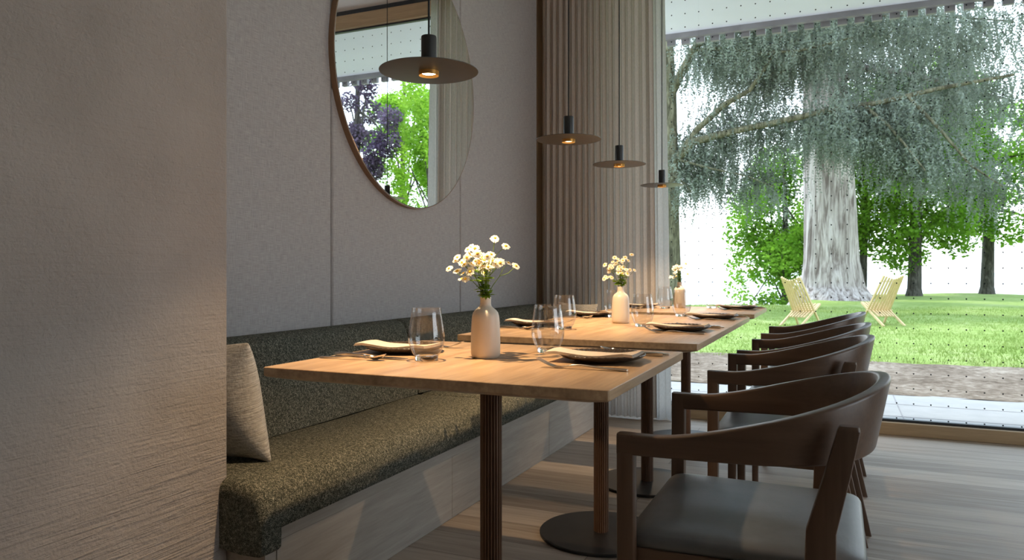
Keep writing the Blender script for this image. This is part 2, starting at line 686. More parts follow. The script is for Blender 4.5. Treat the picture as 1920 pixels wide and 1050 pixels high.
structure('floor', MB().box((XW - 0.2, YB, -0.06), (XR + 0.2, YW + 0.02, 0.0)), M['floor'])
structure('ceiling', MB().box((XW - 0.2, YB - 0.2, CEIL), (XR + 0.2, YW + 0.1, CEIL + 0.1)), M['ceiling'])
structure('wall_left', MB().box((XW - 0.2, YB, 0), (XP, YP, CEIL)), M['plaster'], bevel=0.006, seg=2)
structure('wall_alcove', MB().box((XW - 0.2, YP, 0), (XW, YW + 0.1, CEIL)), M['wallpaint'])
RW0, RW1 = 0.3, 3.0  # opening for an unseen window, added to fill the room with daylight
wr = MB().box((XR, YB, 0), (XR + 0.2, RW0, CEIL)).box((XR, RW1, 0), (XR + 0.2, YW + 0.1, CEIL))
wr.box((XR, RW0, HEAD), (XR + 0.2, RW1, CEIL)).box((XR, RW0, 0), (XR + 0.2, RW1, 0.08))
structure('wall_right', wr, M['wallpaint'])
f2 = MB()
for y0, y1 in ((RW0, RW0 + 0.07), (RW1 - 0.07, RW1)):
    f2.box((XR + 0.05, y0, 0.08), (XR + 0.13, y1, HEAD))
f2.box((XR + 0.05, RW0 + 0.07, HEAD - 0.07), (XR + 0.13, RW1 - 0.07, HEAD)).box((XR + 0.05, RW0 + 0.07, 0.08), (XR + 0.13, RW1 - 0.07, 0.15))
fill_window = structure('added_fill_window', f2, M['frame'])  # frame of the added window, sized by how much fill it gives
for y0, y1 in ((RW0 + 0.07, RW1 - 0.07),):
    MB().add([(XR + 0.09, y0, 0.15), (XR + 0.09, y1, 0.15), (XR + 0.09, y1, HEAD - 0.07), (XR + 0.09, y0, HEAD - 0.07)], [(0, 1, 2, 3)]).build('window_pane', M['pane'], fill_window, smooth=False)
structure('wall_back', MB().box((XW - 0.2, YB - 0.2, 0), (XR + 0.2, YB, CEIL)), M['wallpaint'])
structure('wall_far', MB().box((WX1, YW, 0), (XR, YW + 0.1, CEIL)).box((XW, YW, 0), (WX0, YW + 0.1, CEIL)), M['wallpaint'])

# window: oak frame, gaskets and one dotted pane
fr = MB()
HZ0, HZ1 = 2.93, 3.04
fr.box((WX0, YW, 0), (WX1, YW + 0.10, 0.074))
fr.box((WX0, YW - 0.0, HZ0), (WX1, YW + 0.10, HZ1))
fr.box((WX0, YW, 0.074), (WX0 + 0.07, YW + 0.10, HZ0))
fr.box((WX1 - 0.07, YW, 0.074), (WX1, YW + 0.10, HZ0))
window = structure('window_1', fr, M['frame'], bevel=0.004)
MB().box((WX0, YW + 0.02, HZ1), (WX1, YW + 0.08, CEIL)).build('head_gap', M['gasket'], window)
gk = MB()
gk.box((WX0 + 0.07, YW + 0.035, 0.074), (WX1 - 0.07, YW + 0.065, 0.088))
gk.box((WX0 + 0.07, YW + 0.035, HZ0 - 0.014), (WX1 - 0.07, YW + 0.065, HZ0))
gk.build('gasket', M['gasket'], window)
MB().add([(WX0 + 0.07, YW + 0.05, 0.085), (WX1 - 0.07, YW + 0.05, 0.085), (WX1 - 0.07, YW + 0.05, HZ0 - 0.01), (WX0 + 0.07, YW + 0.05, HZ0 - 0.01)],
         [(0, 1, 2, 3)]).build('window_pane', M['pane'], window, smooth=False)
tr = MB().box((XW, 4.79, 0), (XW + 0.028, YW, CEIL))
structure('trim_1', tr, M['trim'])

# padded fabric panels on the alcove wall
PY = [YP + 0.002, 2.497, 3.641, 4.788]
plabel = ['grey linen wall panel between the plaster pier and the round mirror',
          'grey linen wall panel behind the round mirror, middle of three',
          'grey linen wall panel beside the curtain at the far end of the bench']
for k in range(3):
    p = MB().box((XW, PY[k] + 0.0015, 0.35), (XW + 0.024, PY[k + 1] - 0.0015, CEIL - 0.02)).build('wall_panel', M['panel'], bevel=0.012, seg=4)
    tag(p, plabel[k], 'wall panel', 'linen wall panels above the bench')

# ------------------------------------------------------------------ outdoors: patio, soil, lawn, lake, roof edge
structure('patio', MB().box((-9, YW + 0.10, -0.06), (16, 6.55, -0.005)), M['paver'])
pj = MB()
for k in range(28):
    x = -8.6 + k * 0.9
    pj.box((x - 0.004, YW + 0.12, -0.01), (x + 0.004, 6.55, -0.0035))
for y in (5.55, 6.05):
    pj.box((-9, y - 0.004, -0.01), (16, y + 0.004, -0.0035))
tag(pj.build('paver_joints', M['gutter']), kind='structure')

def gz(x, y):
    """ground height: flat lawn, dropping to the lake shore"""
    edge = 20.5 + 2.0 / (1 + math.exp(-(x + 0.5) * 1.6)) * 8.0
    d = max(0.0, y - edge)
    n = 0.05 * math.sin(x * 0.9 + y * 0.35) * math.sin(y * 0.5 - x * 0.2)
    return n * min(1, max(0, (y - 7.5) / 3)) - min(3.0, 0.05 * d * d + 0.1 * d)

gx = np.linspace(-40, 60, 121)
gy = np.concatenate([np.linspace(8.6, 24, 60), np.linspace(24.5, 60, 50)])
vs = [(x, y + (0.14 * math.sin(x * 2.3) + 0.09 * math.sin(x * 5.1 + 1) if j == 0 else 0), gz(x, y) - (0.04 if j == 0 else 0)) for j, y in enumerate(gy) for x in gx]
nx = len(gx)
fs = [(j * nx + i, j * nx + i + 1, (j + 1) * nx + i + 1, (j + 1) * nx + i) for j in range(len(gy) - 1) for i in range(nx - 1)]
structure('lawn', MB().add(vs, fs), M['lawn'])
sx = np.linspace(-12, 18, 121)
sy = np.linspace(6.5, 9.1, 22)
rng = np.random.default_rng(3)
vs = [(x, y, -0.012 + 0.02 * rng.random() - (0.03 if j == 21 else 0)) for j, y in enumerate(sy) for x in sx]
nx = len(sx)
fs = [(j * nx + i, j * nx + i + 1, (j + 1) * nx + i + 1, (j + 1) * nx + i) for j in range(len(sy) - 1) for i in range(nx - 1)]
structure('soil_bed', MB().add(vs, fs), M['soil'])
structure('lake', MB().add([(-900, 20, -2.2), (900, 20, -2.2), (900, 1500, -2.2), (-900, 1500, -2.2)], [(0, 1, 2, 3)]), M['water'])

# grass blades over the lawn
N = 60000
bx = rng.uniform(-4.5, 8.5, N)
by = 8.7 + 13.5 * rng.random(N) ** 1.4
keep = rng.random(N) < 0.45 + 0.55 * (np.sin(bx * 1.7 + by * 0.8) * np.sin(by * 1.3 - bx * 0.6) > -0.3)
bx, by = bx[keep], by[keep]
n = len(bx)
bz = np.array([gz(x, y) for x, y in zip(bx, by)])
a = rng.uniform(0, 2 * np.pi, n)
h = rng.uniform(0.02, 0.055, n)
wd = rng.uniform(0.004, 0.008, n)
lean = rng.normal(0, 0.02, (n, 2))
v0 = np.stack([bx - wd * np.cos(a), by - wd * np.sin(a), bz - 0.005], 1)
v1 = np.stack([bx + wd * np.cos(a), by + wd * np.sin(a), bz - 0.005], 1)
v2 = np.stack([bx + lean[:, 0], by + lean[:, 1], bz + h], 1)
V = np.stack([v0, v1, v2], 1).reshape(-1, 3)
tag(soup('grass', V, np.arange(3 * n).reshape(-1, 3), M['blade']),
    'short bright green grass growing on the lawn beyond the soil strip', 'grass', kind='stuff')

# roof overhang: white soffit and a toothed metal edge
SZ, SY = 3.04, 6.42
ro = structure('roof_overhang', MB().box((-8, YW + 0.09, SZ), (14, SY, SZ + 0.25)), M['soffit'])
gt = MB().box((-8, SY, SZ - 0.045), (14, SY + 0.05, SZ + 0.25))
gt.build('roof_gutter', M['gutter'], ro)
te = MB()
for k in range(170):
    x = -8 + k * 0.125
    te.box((x, SY + 0.06, SZ - 0.085), (x + 0.072, SY + 0.10, SZ + 0.02))
te.box((-8, SY + 0.05, SZ + 0.0), (14, SY + 0.12, SZ + 0.25))
te.build('toothed_edge', M['gutter'], ro)

# ------------------------------------------------------------------ bench
BY0, BY1 = 1.512, 4.66
BX = -1.382
SEAM = 2.915
bench = thing('bench', 'long built-in oak bench base running along the linen wall', 'bench', (XW + 0.3, 3.08, 0))
inv = Matrix.Translation((-(XW + 0.3), -3.08, 0))
mb = MB()
mb.box((XW, BY0, 0.0), (BX - 0.003, BY1, 0.222), inv)
mb.box((XW, BY0 + 0.042, 0.222), (BX - 0.003, BY1, 0.275), inv)
mb.build('carcass', M['base_wood'], bench)
for y0, y1 in ((BY0 + 0.042, 2.54), (2.54, 3.60), (3.60, BY1)):
    MB().box((BX - 0.003, y0 + 0.001, 0.004), (BX, y1 - 0.001, 0.242), inv).build('front_panel', M['base_wood'], bench, bevel=0.0008, seg=1)
MB().box((BX - 0.003, BY0 + 0.042, 0.2425), (BX + 0.0015, BY1, 0.277), inv).build('top_rail', M['base_wood'], bench, bevel=0.0008, seg=1)


def seat_cushion(y0, y1, flap):
    prof = [(-1.90, 0.280), (-1.90, 0.400), (-1.75, 0.408), (-1.60, 0.412), (-1.47, 0.410), (-1.415, 0.403), (-1.385, 0.388),
            (-1.369, 0.365), (-1.362, 0.335), (-1.361, 0.300), (-1.366, 0.282), (-1.378, 0.278), (-1.45, 0.279), (-1.70, 0.279)]
    m = MB()
    # denser rings at the ends
    ys = [y0, y0 + 0.004, y0 + 0.010, y0 + 0.02, y0 + 0.035] + list(np.linspace(y0 + 0.06, y1 - 0.06, 24)) + [y1 - 0.035, y1 - 0.02, y1 - 0.010, y1 - 0.004, y1]
    rings = []
    for yy in ys:
        d = (y1 - yy) if flap else min(yy - y0, y1 - yy)
        r = 0.03
        drop = r * (1 - math.sqrt(max(0, 1 - (1 - min(d, r) / r) ** 2))) * 0.7 if d < r else 0
        rings.append([(x - (drop * 0.5 if x > -1.42 else 0), yy, z - (drop if z > 0.34 else 0) + 0.002 * math.sin(yy * 9 + x * 13) * (z > 0.34)) for (x, z) in prof])
    m.loft(rings)
    return m


c1 = seat_cushion(BY0 + 0.001, SEAM, True)
o = c1.build('seat_cushion', M['tweed'], angle=60)
tag(o, 'olive tweed seat cushion at the near end of the bench, wrapping down over its end', 'cushion', 'olive tweed seat cushions on the bench')
# the end wrap hangs over the near end of the bench
fl = MB()
rings = []
FY0, FY1 = YP - 0.030, BY0 + 0.0352
r = 0.032
for yy in (FY0, FY0 + 0.003, FY0 + 0.008, FY0 + 0.016, FY0 + 0.024, FY0 + 0.032, FY0 + 0.05, FY1 - 0.004, FY1):
    d = yy - FY0
    q = r * (1 - math.sqrt(max(0, 1 - (1 - min(d, r) / r) ** 2))) if d < r else 0
    ring = []
    for (x, z, wt, wf) in ((-1.516, 0.226, 0, 0), (-1.516, 0.300, 0, 0), (-1.516, 0.360, 0.2, 0), (-1.516, 0.4105, 1, 0), (-1.47, 0.410, 1, 0), (-1.415, 0.403, 1, 0.1), (-1.385, 0.388, 1, 0.4), (-1.369, 0.365, 0.6, 0.8),
                           (-1.362, 0.335, 0.2, 0.6), (-1.361, 0.300, 0, 0.4), (-1.361, 0.262, 0, 0.3), (-1.362, 0.236, 0, 0.3), (-1.372, 0.226, 0, 0.3), (-1.44, 0.222, 0, 0)):
        ring.append((x - q * wf + 0.0004, yy, z - q * wt + 0.0006 + 0.002 * math.sin(yy * 9 + x * 13) * (z > 0.34) + 0.003 * math.sin(x * 70) * (z < 0.24)))
    rings.append(ring)
fl.loft(rings)
fl.build('end_wrap', M['tweed'], o, angle=60)

o = seat_cushion(SEAM + 0.003, BY1, False).build('seat_cushion', M['tweed'], angle=60)
tag(o, 'olive tweed seat cushion on the far half of the bench towards the curtain', 'cushion', 'olive tweed seat cushions on the bench')


def back_cushion(y0, y1):
    prof = [(-1.745, 0.412), (-1.748, 0.45), (-1.765, 0.54), (-1.785, 0.63), (-1.806, 0.70), (-1.820, 0.727), (-1.840, 0.741),
            (-1.88, 0.746), (-1.922, 0.743), (-1.927, 0.73), (-1.927, 0.55), (-1.927, 0.43), (-1.90, 0.412)]
    ys = [y0, y0 + 0.004, y0 + 0.012, y0 + 0.025] + list(np.linspace(y0 + 0.05, y1 - 0.05, 22)) + [y1 - 0.025, y1 - 0.012, y1 - 0.004, y1]
    rings = []
    for yy in ys:
        d = min(yy - y0, y1 - yy)
        r = 0.024
        drop = r * (1 - math.sqrt(max(0, 1 - (1 - d / r) ** 2))) * 0.8 if d < r else 0
        puff = 0.006 * math.sin(math.pi * (yy - y0) / (y1 - y0))
        ring = []
        for (x, z) in prof:
            xx = x - (drop if x > -1.83 else 0) + (puff if x > -1.83 else 0)
            zz = z - (drop * 0.8 if z > 0.70 else 0)
            ring.append((xx, yy, zz))
        rings.append(ring)
    return MB().loft(rings)


o = back_cushion(YP + 0.01, SEAM - 0.02).build('back_cushion', M['tweed'], angle=60)
tag(o, 'olive tweed back cushion of the bench beside the plaster pier', 'cushion', 'olive tweed back cushions on the bench')
o = back_cushion(SEAM - 0.017, BY1).build('back_cushion', M['tweed'], angle=60)
tag(o, 'olive tweed back cushion of the bench further along towards the curtain', 'cushion', 'olive tweed back cushions on the bench')


def pillow_mesh(w, h, t):
    n = 18
    vs, fs = [], []
    for side in (1, -1):
        for j in range(n + 1):
            for i in range(n + 1):
                u = -1 + 2 * i / n
                v = -1 + 2 * j / n
                x = u * w / 2 * (1 - 0.07 * (1 - v * v))
                z = v * h / 2 * (1 - 0.07 * (1 - u * u))
                b = max(0, (1 - u ** 2)) ** 0.55 * max(0, (1 - v ** 2)) ** 0.55
                y = side * t / 2 * b + 0.004 * math.sin(u * 7 + v * 3)
                vs.append((x, y, z))
    m = n + 1
    for j in range(n):
        for i in range(n):
            fs.append((j * m + i, j * m + i + 1, (j + 1) * m + i + 1, (j + 1) * m + i))
            k = m * m
            fs.append((k + j * m + i, k + (j + 1) * m + i, k + (j + 1) * m + i + 1, k + j * m + i + 1))
    mb = MB().add(vs, fs)
    return mb


def make_pillow(label, loc, rot, w=0.42, h=0.40, t=0.14):
    mb = pillow_mesh(w, h, t)
    o = mb.build('throw_pillow', M['pillow'], angle=80)
    me = o.data
    bm = bmesh.new()
    bm.from_mesh(me)
    bmesh.ops.remove_doubles(bm, verts=bm.verts, dist=0.0005)
    bmesh.ops.recalc_face_normals(bm, faces=bm.faces)
    bm.to_mesh(me)
    bm.free()
    o.location = loc
    o.rotation_euler = rot
    s = o.modifiers.new('sub', 'SUBSURF')
    s.levels = s.render_levels = 1
    return tag(o, label, 'pillow', 'oatmeal throw pillows on the bench')


make_pillow('oatmeal woven throw pillow standing against the plaster pier', (-1.70, 1.650, 0.585), (math.radians(13), math.radians(-1), math.radians(-3)), 0.38, 0.385, 0.17)
make_pillow('oatmeal throw pillow leaning at the far end of the bench by the table', (-1.555, 4.50, 0.592), (math.radians(-12), math.radians(2), math.radians(-4)), 0.30, 0.37, 0.12)
make_pillow('oatmeal throw pillow at the far end of the bench tucked against the back cushion', (-1.66, 4.61, 0.582), (math.radians(-6), math.radians(-3), math.radians(0)), 0.26, 0.34, 0.06)

# ------------------------------------------------------------------ mirror
MY, MZ, MR = 14.07 * T, CAM_Z + 4.275 * T, 2.885 * T
mir = thing('round_mirror', 'large round frameless-faced mirror with thin walnut rim on the linen wall', 'mirror', (XW + 0.024, MY, MZ))
Rx = Matrix.Rotation(math.radians(90), 4, 'Y')
rim = MB().lathe([(MR - 0.012, 0.0), (MR, 0.0), (MR, 0.0275), (MR - 0.003, 0.0275), (MR - 0.003, 0.0265), (MR - 0.012, 0.0265)], 160, Rx)
rim.build('rim', M['mirror_rim'], mir)
MB().lathe([(MR - 0.0035, 0.004), (MR - 0.0035, 0.0262), (MR - 0.006, 0.0285)], 160, Rx).build('mirror_glass', M['mirror'], mir, angle=20)
MB().lathe([(MR - 0.003, 0.0263), (MR - 0.003, 0.0275), (MR - 0.006, 0.0275), (MR - 0.006, 0.0263)], 160, Rx, cap=False).build('edge_line', M['gasket'], mir)

# ------------------------------------------------------------------ curtain
def curtain(name, x0, x1, y, amp, pitch, z0, z1, mat, label, seed, grow=0.0):
    rg = random.Random(seed)
    nx = 420
    nz = 14
    # irregular pleats
    ph = [0.0]
    while len(ph) < nx + 1:
        ph.append(ph[-1] + (x1 - x0) / nx / pitch * 2 * math.pi * rg.choice((0.55, 0.8, 1.0, 1.3)))
    sm = np.convolve(np.diff(ph, prepend=0), np.ones(9) / 9, 'same')
    ph = np.cumsum(sm)
    am = np.convolve([rg.uniform(0.55, 1.2) for _ in range(nx + 21)], np.ones(21) / 21, 'valid')
    vs, fs = [], []
    for j in range(nz + 1):
        w = j / nz
        z = z0 + (z1 - z0) * w
        for i in range(nx + 1):
            u = i / nx
            p = ph[i] + 0.35 * math.sin(w * 2.6 + u * 9)
            a = amp * am[min(i, len(am) - 1)] * (0.75 + 0.25 * (1 - w))
            x = x0 + (x1 + grow * (1 - w) - x0) * u + 0.35 * a * math.sin(2 * p)
            vs.append((x, y + a * math.sin(p), z + (0.004 * math.sin(p * 1.0) if j == 0 else 0)))
    m = nx + 1
    for j in range(nz):
        for i in range(nx):
            fs.append((j * m + i, j * m + i + 1, (j + 1) * m + i + 1, (j + 1) * m + i))
    o = MB().add(vs, fs).build(name, mat, angle=80)
    return tag(o, label, 'curtain')


curtain('curtain', -1.868, -1.10, 4.745, 0.017, 0.040, 0.012, CEIL - 0.004, M['curtain'],
        'taupe pleated floor-length curtain in the corner beside the linen wall', 4, 0.03)
curtain('sheer_curtain', -1.13, -1.035, 4.775, 0.022, 0.05, 0.006, CEIL - 0.004, M['sheer'],
        'narrow pale sheer curtain at the open edge beside the clear glass', 8, 0.055)

# ------------------------------------------------------------------ tables
TX0, TX1 = -5.464 * T, -1.74 * T
TW = TX1 - TX0
TD = 0.712
TXC = (TX0 + TX1) / 2
TABLE_Y = [7.54 * T, 11.80 * T, 15.035 * T, 19.28 * T]
TNAME = ['nearest table', 'second table', 'third table', 'farthest table']
TOP = 0.75


def make_table():
    root = thing('dining_table', '', 'table', (TXC, TABLE_Y[0], 0), 0, 'oak pedestal dining tables')
    w, d = TW / 2, TD / 2
    ins = 0.05
    mb = MB()
    def ring(z, i, r):
        pts = []
        a, b = w - i, d - i
        for (sx, sy, a0) in ((1, 1, 0), (-1, 1, 90), (-1, -1, 180), (1, -1, 270)):
            for k in range(4):
                t = math.radians(a0 + 30 * k)
                pts.append((sx * (a - r) + r * math.cos(t), sy * (b - r) + r * math.sin(t), z))
        return pts
    mb.loft([ring(0.716, ins, 0.01), ring(0.7275, 0.004, 0.006), ring(0.7305, 0.0, 0.006), ring(0.7488, 0.0, 0.006), ring(0.75, 0.0012, 0.006)])
    mb.build('tabletop', M['oak'], root, angle=25)
    # fluted column
    nfl = 22
    R = 0.0275
    rings = []
    n = nfl * 6
    for z in (0.012, 0.716):
        rr = []
        for k in range(n):
            t = 2 * math.pi * k / n
            q = (k % 6) / 6.0
            r = R if q < 0.34 else R - 0.0042 * math.sin(math.pi * (q - 0.33) / 0.67)
            rr.append((r * math.cos(t), r * math.sin(t), z))
        rings.append(rr)
    MB().loft(rings).build('column', M['bronze'], root, angle=50)
    MB().lathe([(0.222, 0.0), (0.226, 0.002), (0.227, 0.010), (0.224, 0.0125), (0.0, 0.0135)], 96, cap=False).build('foot_plate', M['iron'], root)
    return root


tb = make_table()
TLAB = ['oak pedestal table nearest the camera, in front of the plaster pier',
        'second oak pedestal table along the bench, butted against the third',
        'third oak pedestal table along the bench, butted against the second',
        'farthest oak pedestal table, standing by the curtain and window']
tb['label'] = TLAB[0]
for k in (1, 2, 3):
    dup(tb, TLAB[k], (TXC, TABLE_Y[k], 0))

# ------------------------------------------------------------------ pendant lamps
LX = -4.27 * T
LZ = 1.475
LAMP_Y = [7.29 * T, 12.06 * T, 15.30 * T, 19.48 * T]


def make_pendant():
    root = thing('pendant_lamp', '', 'lamp', (LX, LAMP_Y[0], LZ), 0, 'black disc pendant lamps')
    MB().lathe([(0.0, 0.0005), (0.120, -0.0005), (0.1248, 0.0), (0.125, 0.0008), (0.1245, 0.0016), (0.02, 0.004)], 96, cap=False).build('shade', M['lamp_disc'], root, angle=50)
    MB().lathe([(0.0195, 0.003), (0.0195, 0.0865), (0.0185, 0.089), (0.004, 0.0895)], 40).build('lamp_body', M['lamp'], root)
    MB().lathe([(0.0165, 0.003), (0.0245, -0.0105), (0.0255, -0.0105), (0.0255, 0.001)], 48, cap=False).build('reflector', M['gold'], root, angle=50)
    MB().lathe([(0.0, -0.0052), (0.0172, -0.0050)], 32, cap=False).build('bulb', M['bulb'], root)
    MB().tube([(0, 0, 0.089), (0, 0, 0.6), (0, 0, CEIL - LZ)], 0.0026, 8).build('cord', M['cord'], root)
    MB().lathe([(0.045, CEIL - LZ - 0.025), (0.047, CEIL - LZ - 0.023), (0.047, CEIL - LZ)], 32).build('canopy', M['lamp'], root)
    ld = bpy.data.lights.new('pendant_light', 'SPOT')
    ld.energy = PENDANT_W
    ld.color = (1.0, 0.70, 0.40)
    ld.spot_size = math.radians(106)
    ld.spot_blend = 0.85
    ld.shadow_soft_size = 0.010
    lo = bpy.data.objects.new('pendant_light', ld)
    COL.objects.link(lo)
    lo.parent = root
    lo.location = (0, 0, -0.0075)
    return root


pl = make_pendant()
LLAB = ['largest-looking black disc pendant lamp, in front of the round mirror over the nearest table',
        'black disc pendant lamp over the second table, first of three before the curtain',
        'black disc pendant lamp over the third table, middle of three before the curtain',
        'black disc pendant lamp over the farthest table, at the edge of the window']
pl['label'] = LLAB[0]
for k in (1, 2, 3):
    dup(pl, LLAB[k], (LX, LAMP_Y[k], LZ))

# ------------------------------------------------------------------ chairs
def rounded_rect(w, h, r, n=3):
    pts = []
    for (sx, sy, a0) in ((1, 1, 0), (-1, 1, 90), (-1, -1, 180), (1, -1, 270)):
        for k in range(n + 1):
            t = math.radians(a0 + 90 * k / n)
            pts.append((sx * (w / 2 - r) + r * math.cos(t), sy * (h / 2 - r) + r * math.sin(t)))
    return pts


def make_chair():
    root = thing('armchair', '', 'chair', (0, 0, 0), 0, 'dark wooden armchairs with leather seats')
    A, B, NN = 0.256, 0.222, 2.25       # half width and depth of the curved part
    path = []
    for k in range(9):
        path.append((-0.236 + 0.236 * k / 9, -A))
    n = 44
    for k in range(n + 1):
        t = -math.pi / 2 + math.pi * k / n
        c, s = math.cos(t), math.sin(t)
        path.append((B * abs(c) ** (2 / NN), A * math.copysign(abs(s) ** (2 / NN), s)))
    for k in range(8, -1, -1):
        path.append((-0.236 + 0.236 * k / 9, A))
    # arc length
    L = [0]
    for k in range(1, len(path)):
        L.append(L[-1] + math.hypot(path[k][0] - path[k - 1][0], path[k][1] - path[k - 1][1]))
    rings = []
    for k, (x, y) in enumerate(path):
        a = path[max(k - 1, 0)]
        b = path[min(k + 1, len(path) - 1)]
        tx, ty = b[0] - a[0], b[1] - a[1]
        q = math.hypot(tx, ty)
        tx, ty = tx / q, ty / q
        nx_, ny_ = ty, -tx                       # outward normal
        u = L[k] / L[-1]
        s = math.sin(math.pi * min(1, max(0, (u - 0.06) / 0.88))) ** 1.5    # 0 at arm fronts, 1 at the back
        ztop = 0.660 + 0.105 * s
        zbot = 0.620 + 0.004 * math.sin(math.pi * u) + 0.004 * s
        th = 0.030 - 0.007 * s
        h = ztop - zbot
        zc = (ztop + zbot) / 2
        tilt = 0.20 * s
        ring = []
        for (pu, pv) in rounded_rect(th, h, 0.0055, 3):
            off = pu + tilt * (pv)
            ring.append((x + nx_ * off, y + ny_ * off, zc + pv))
        rings.append(ring)
    MB().loft(rings).build('backrest', M['dark_wood'], root, angle=50)
    # legs
    def leg(pts, secs):
        rr = []
        for (p, (w, d)) in zip(pts, secs):
            rr.append([(p[0] + a, p[1] + b, p[2]) for (a, b) in rounded_rect(w, d, 0.004, 2)])
        return MB().loft(rr)
    for sy in (-1, 1):
        leg([(-0.222, sy * 0.247, 0.0), (-0.221, sy * 0.251, 0.40), (-0.2205, sy * 0.2555, 0.60), (-0.2205, sy * 0.256, 0.6595)],
            [(0.026, 0.026), (0.033, 0.030), (0.033, 0.030), (0.033, 0.030)]).build('front_leg', M['dark_leg'], root, angle=40)
        leg([(0.225, sy * 0.256, 0.0), (0.165, sy * 0.255, 0.25), (0.122, sy * 0.254, 0.43), (0.124, sy * 0.252, 0.52), (0.150, sy * 0.2485, 0.62), (0.168, sy * 0.2470, 0.697), (0.169, sy * 0.245, 0.704)],
            [(0.028, 0.026), (0.040, 0.027), (0.052, 0.028), (0.049, 0.028), (0.042, 0.026), (0.036, 0.024), (0.030, 0.018)]).build('rear_leg', M['dark_leg'], root, angle=40)
    # seat frame
    sf = MB()
    sf.box((-0.215, -0.226, 0.375), (-0.190, 0.226, 0.437))
    sf.box((0.125, -0.226, 0.375), (0.148, 0.226, 0.437))
    for sy in (-1, 1):
        y = sy * 0.228
        sf.box((-0.21, y - 0.011, 0.375), (0.145, y + 0.011, 0.437))
    sf.build('seat_frame', M['dark_wood'], root, bevel=0.002, seg=2)
    # padded seat
    n = 20
    vs, fs = [], []
    X0, X1, Y0 = -0.232, 0.200, 0.240
    def outline(u, v):
        x = (X0 + X1) / 2 + u * (X1 - X0) / 2
        y = v * Y0 * (1 - 0.03 * (u + 1))
        return x, y
    rings = []
    for (s, z, dome) in ((0.97, 0.433, 0), (0.995, 0.438, 0), (1.0, 0.448, 0), (0.996, 0.455, 0), (0.985, 0.459, 0.05), (0.965, 0.4615, 0.15), (0.85, 0.464, 0.6), (0.6, 0.464, 1.0), (0.35, 0.464, 1.15), (0.12, 0.464, 1.2)):
        ring = []
        m = 64
        for k in range(m):
            t = 2 * math.pi * k / m
            c, sn = math.cos(t), math.sin(t)
            e = 2 / 13.0
            u = math.copysign(abs(c) ** e, c) * s
            v = math.copysign(abs(sn) ** e, sn) * s
            x, y = outline(u, v)
            ring.append((x, y, z + dome * 0.008 - 0.004 * (1 - s) * 0))
        rings.append(ring)
    MB().loft(rings).build('seat', M['leather'], root, angle=50)
    return root


CHAIR = [(-0.150, 7.39), (-0.137, 11.80), (-0.122, 14.72), (-0.114, 18.6)]
CLAB = ['dark wooden armchair closest to the camera, with curved back and grey leather seat',
        'dark wooden armchair right behind the closest one, at the second table',
        'dark wooden armchair at the third table, third in the row of curved backs',
        'dark wooden armchair at the farthest table, nearest the window glass']
ch = make_chair()
for k, (x, y) in enumerate(CHAIR):
    o = ch if k == 0 else copy_tree(ch)
    o.location = (x, y * T, 0)
    o.rotation_euler = (0, 0, math.radians((0, 0.6, -0.5, 0.4)[k]))
    o['label'] = CLAB[k]

# ------------------------------------------------------------------ tableware
def make_glass():
    root = thing('tumbler', '', 'glass', (0, 0, 0), 0, 'stemless glasses on the tables')
    outer = [(0.029, 0.010), (0.0345, 0.018), (0.0400, 0.030), (0.0440, 0.044), (0.0452, 0.056), (0.0440, 0.072), (0.0412, 0.092), (0.0382, 0.112), (0.0362, 0.129)]
    inner = [(r - 0.0013, z) for (r, z) in reversed(outer)]
    inner[-1] = (0.0285, 0.0125)
    prof = outer + [(0.0356, 0.1297)] + inner
    MB().lathe(prof, 64, cap=False).build('bowl', M['glass'], root, angle=60)
    MB().lathe([(0.0, 0.0005), (0.0255, 0.0), (0.0275, 0.002), (0.0290, 0.0095), (0.0282, 0.0118), (0.020, 0.0095), (0.0, 0.0085)], 64, cap=False).build('base', M['glass_solid'], root, angle=50)
    return root


def make_vase():
    root = thing('vase', '', 'vase', (0, 0, 0), 0, 'cream bottle vases on the tables')
    prof = [(0.0, 0.003), (0.026, 0.002), (0.031, 0.0), (0.0355, 0.004), (0.0372, 0.010), (0.0378, 0.03), (0.0372, 0.06), (0.0360, 0.09), (0.0345, 0.106), (0.0320, 0.115), (0.0265, 0.122),
            (0.0190, 0.1275), (0.0150, 0.132), (0.0138, 0.138), (0.0136, 0.148), (0.0142, 0.1530), (0.0134, 0.1545), (0.0118, 0.153), (0.0112, 0.14), (0.0112, 0.110), (0.0, 0.108)]
    MB().lathe(prof, 64, cap=False).build('body', M['vase'], root, angle=60)
    return root


def make_plate():
    n = 168
    prof = [(0.0, 0.004, 0), (0.045, 0.003, 0), (0.060, 0.0, 0), (0.066, 0.001, 0), (0.085, 0.0055, 0.0), (0.099, 0.0105, 0.0), (0.1055, 0.0150, 0.0), (0.1068, 0.0172, 0.05), (0.1060, 0.0187, 0.15), (0.1025, 0.0182, 0.7), (0.0965, 0.0145, 1.0), (0.090, 0.0120, 0.5), (0.082, 0.0095, 0), (0.068, 0.0072, 0), (0.0, 0.0070, 0)]
    vs, fs = [], []
    nb = 42
    for (r, z, w) in prof:
        for i in range(n):
            a = 2 * math.pi * i / n
            q = math.cos(nb * a)
            rr = r + 0.0012 * w * q
            vs.append((rr * math.cos(a), rr * math.sin(a), z + 0.0020 * w * q))
    for k in range(len(prof) - 1):
        for i in range(n):
            j = (i + 1) % n
            fs.append((k * n + i, k * n + j, (k + 1) * n + j, (k + 1) * n + i))
    o = MB().add(vs, fs).build('plate', M['plate'], angle=70)
    return tag(o, '', 'plate', 'dark beaded plates on the tables')


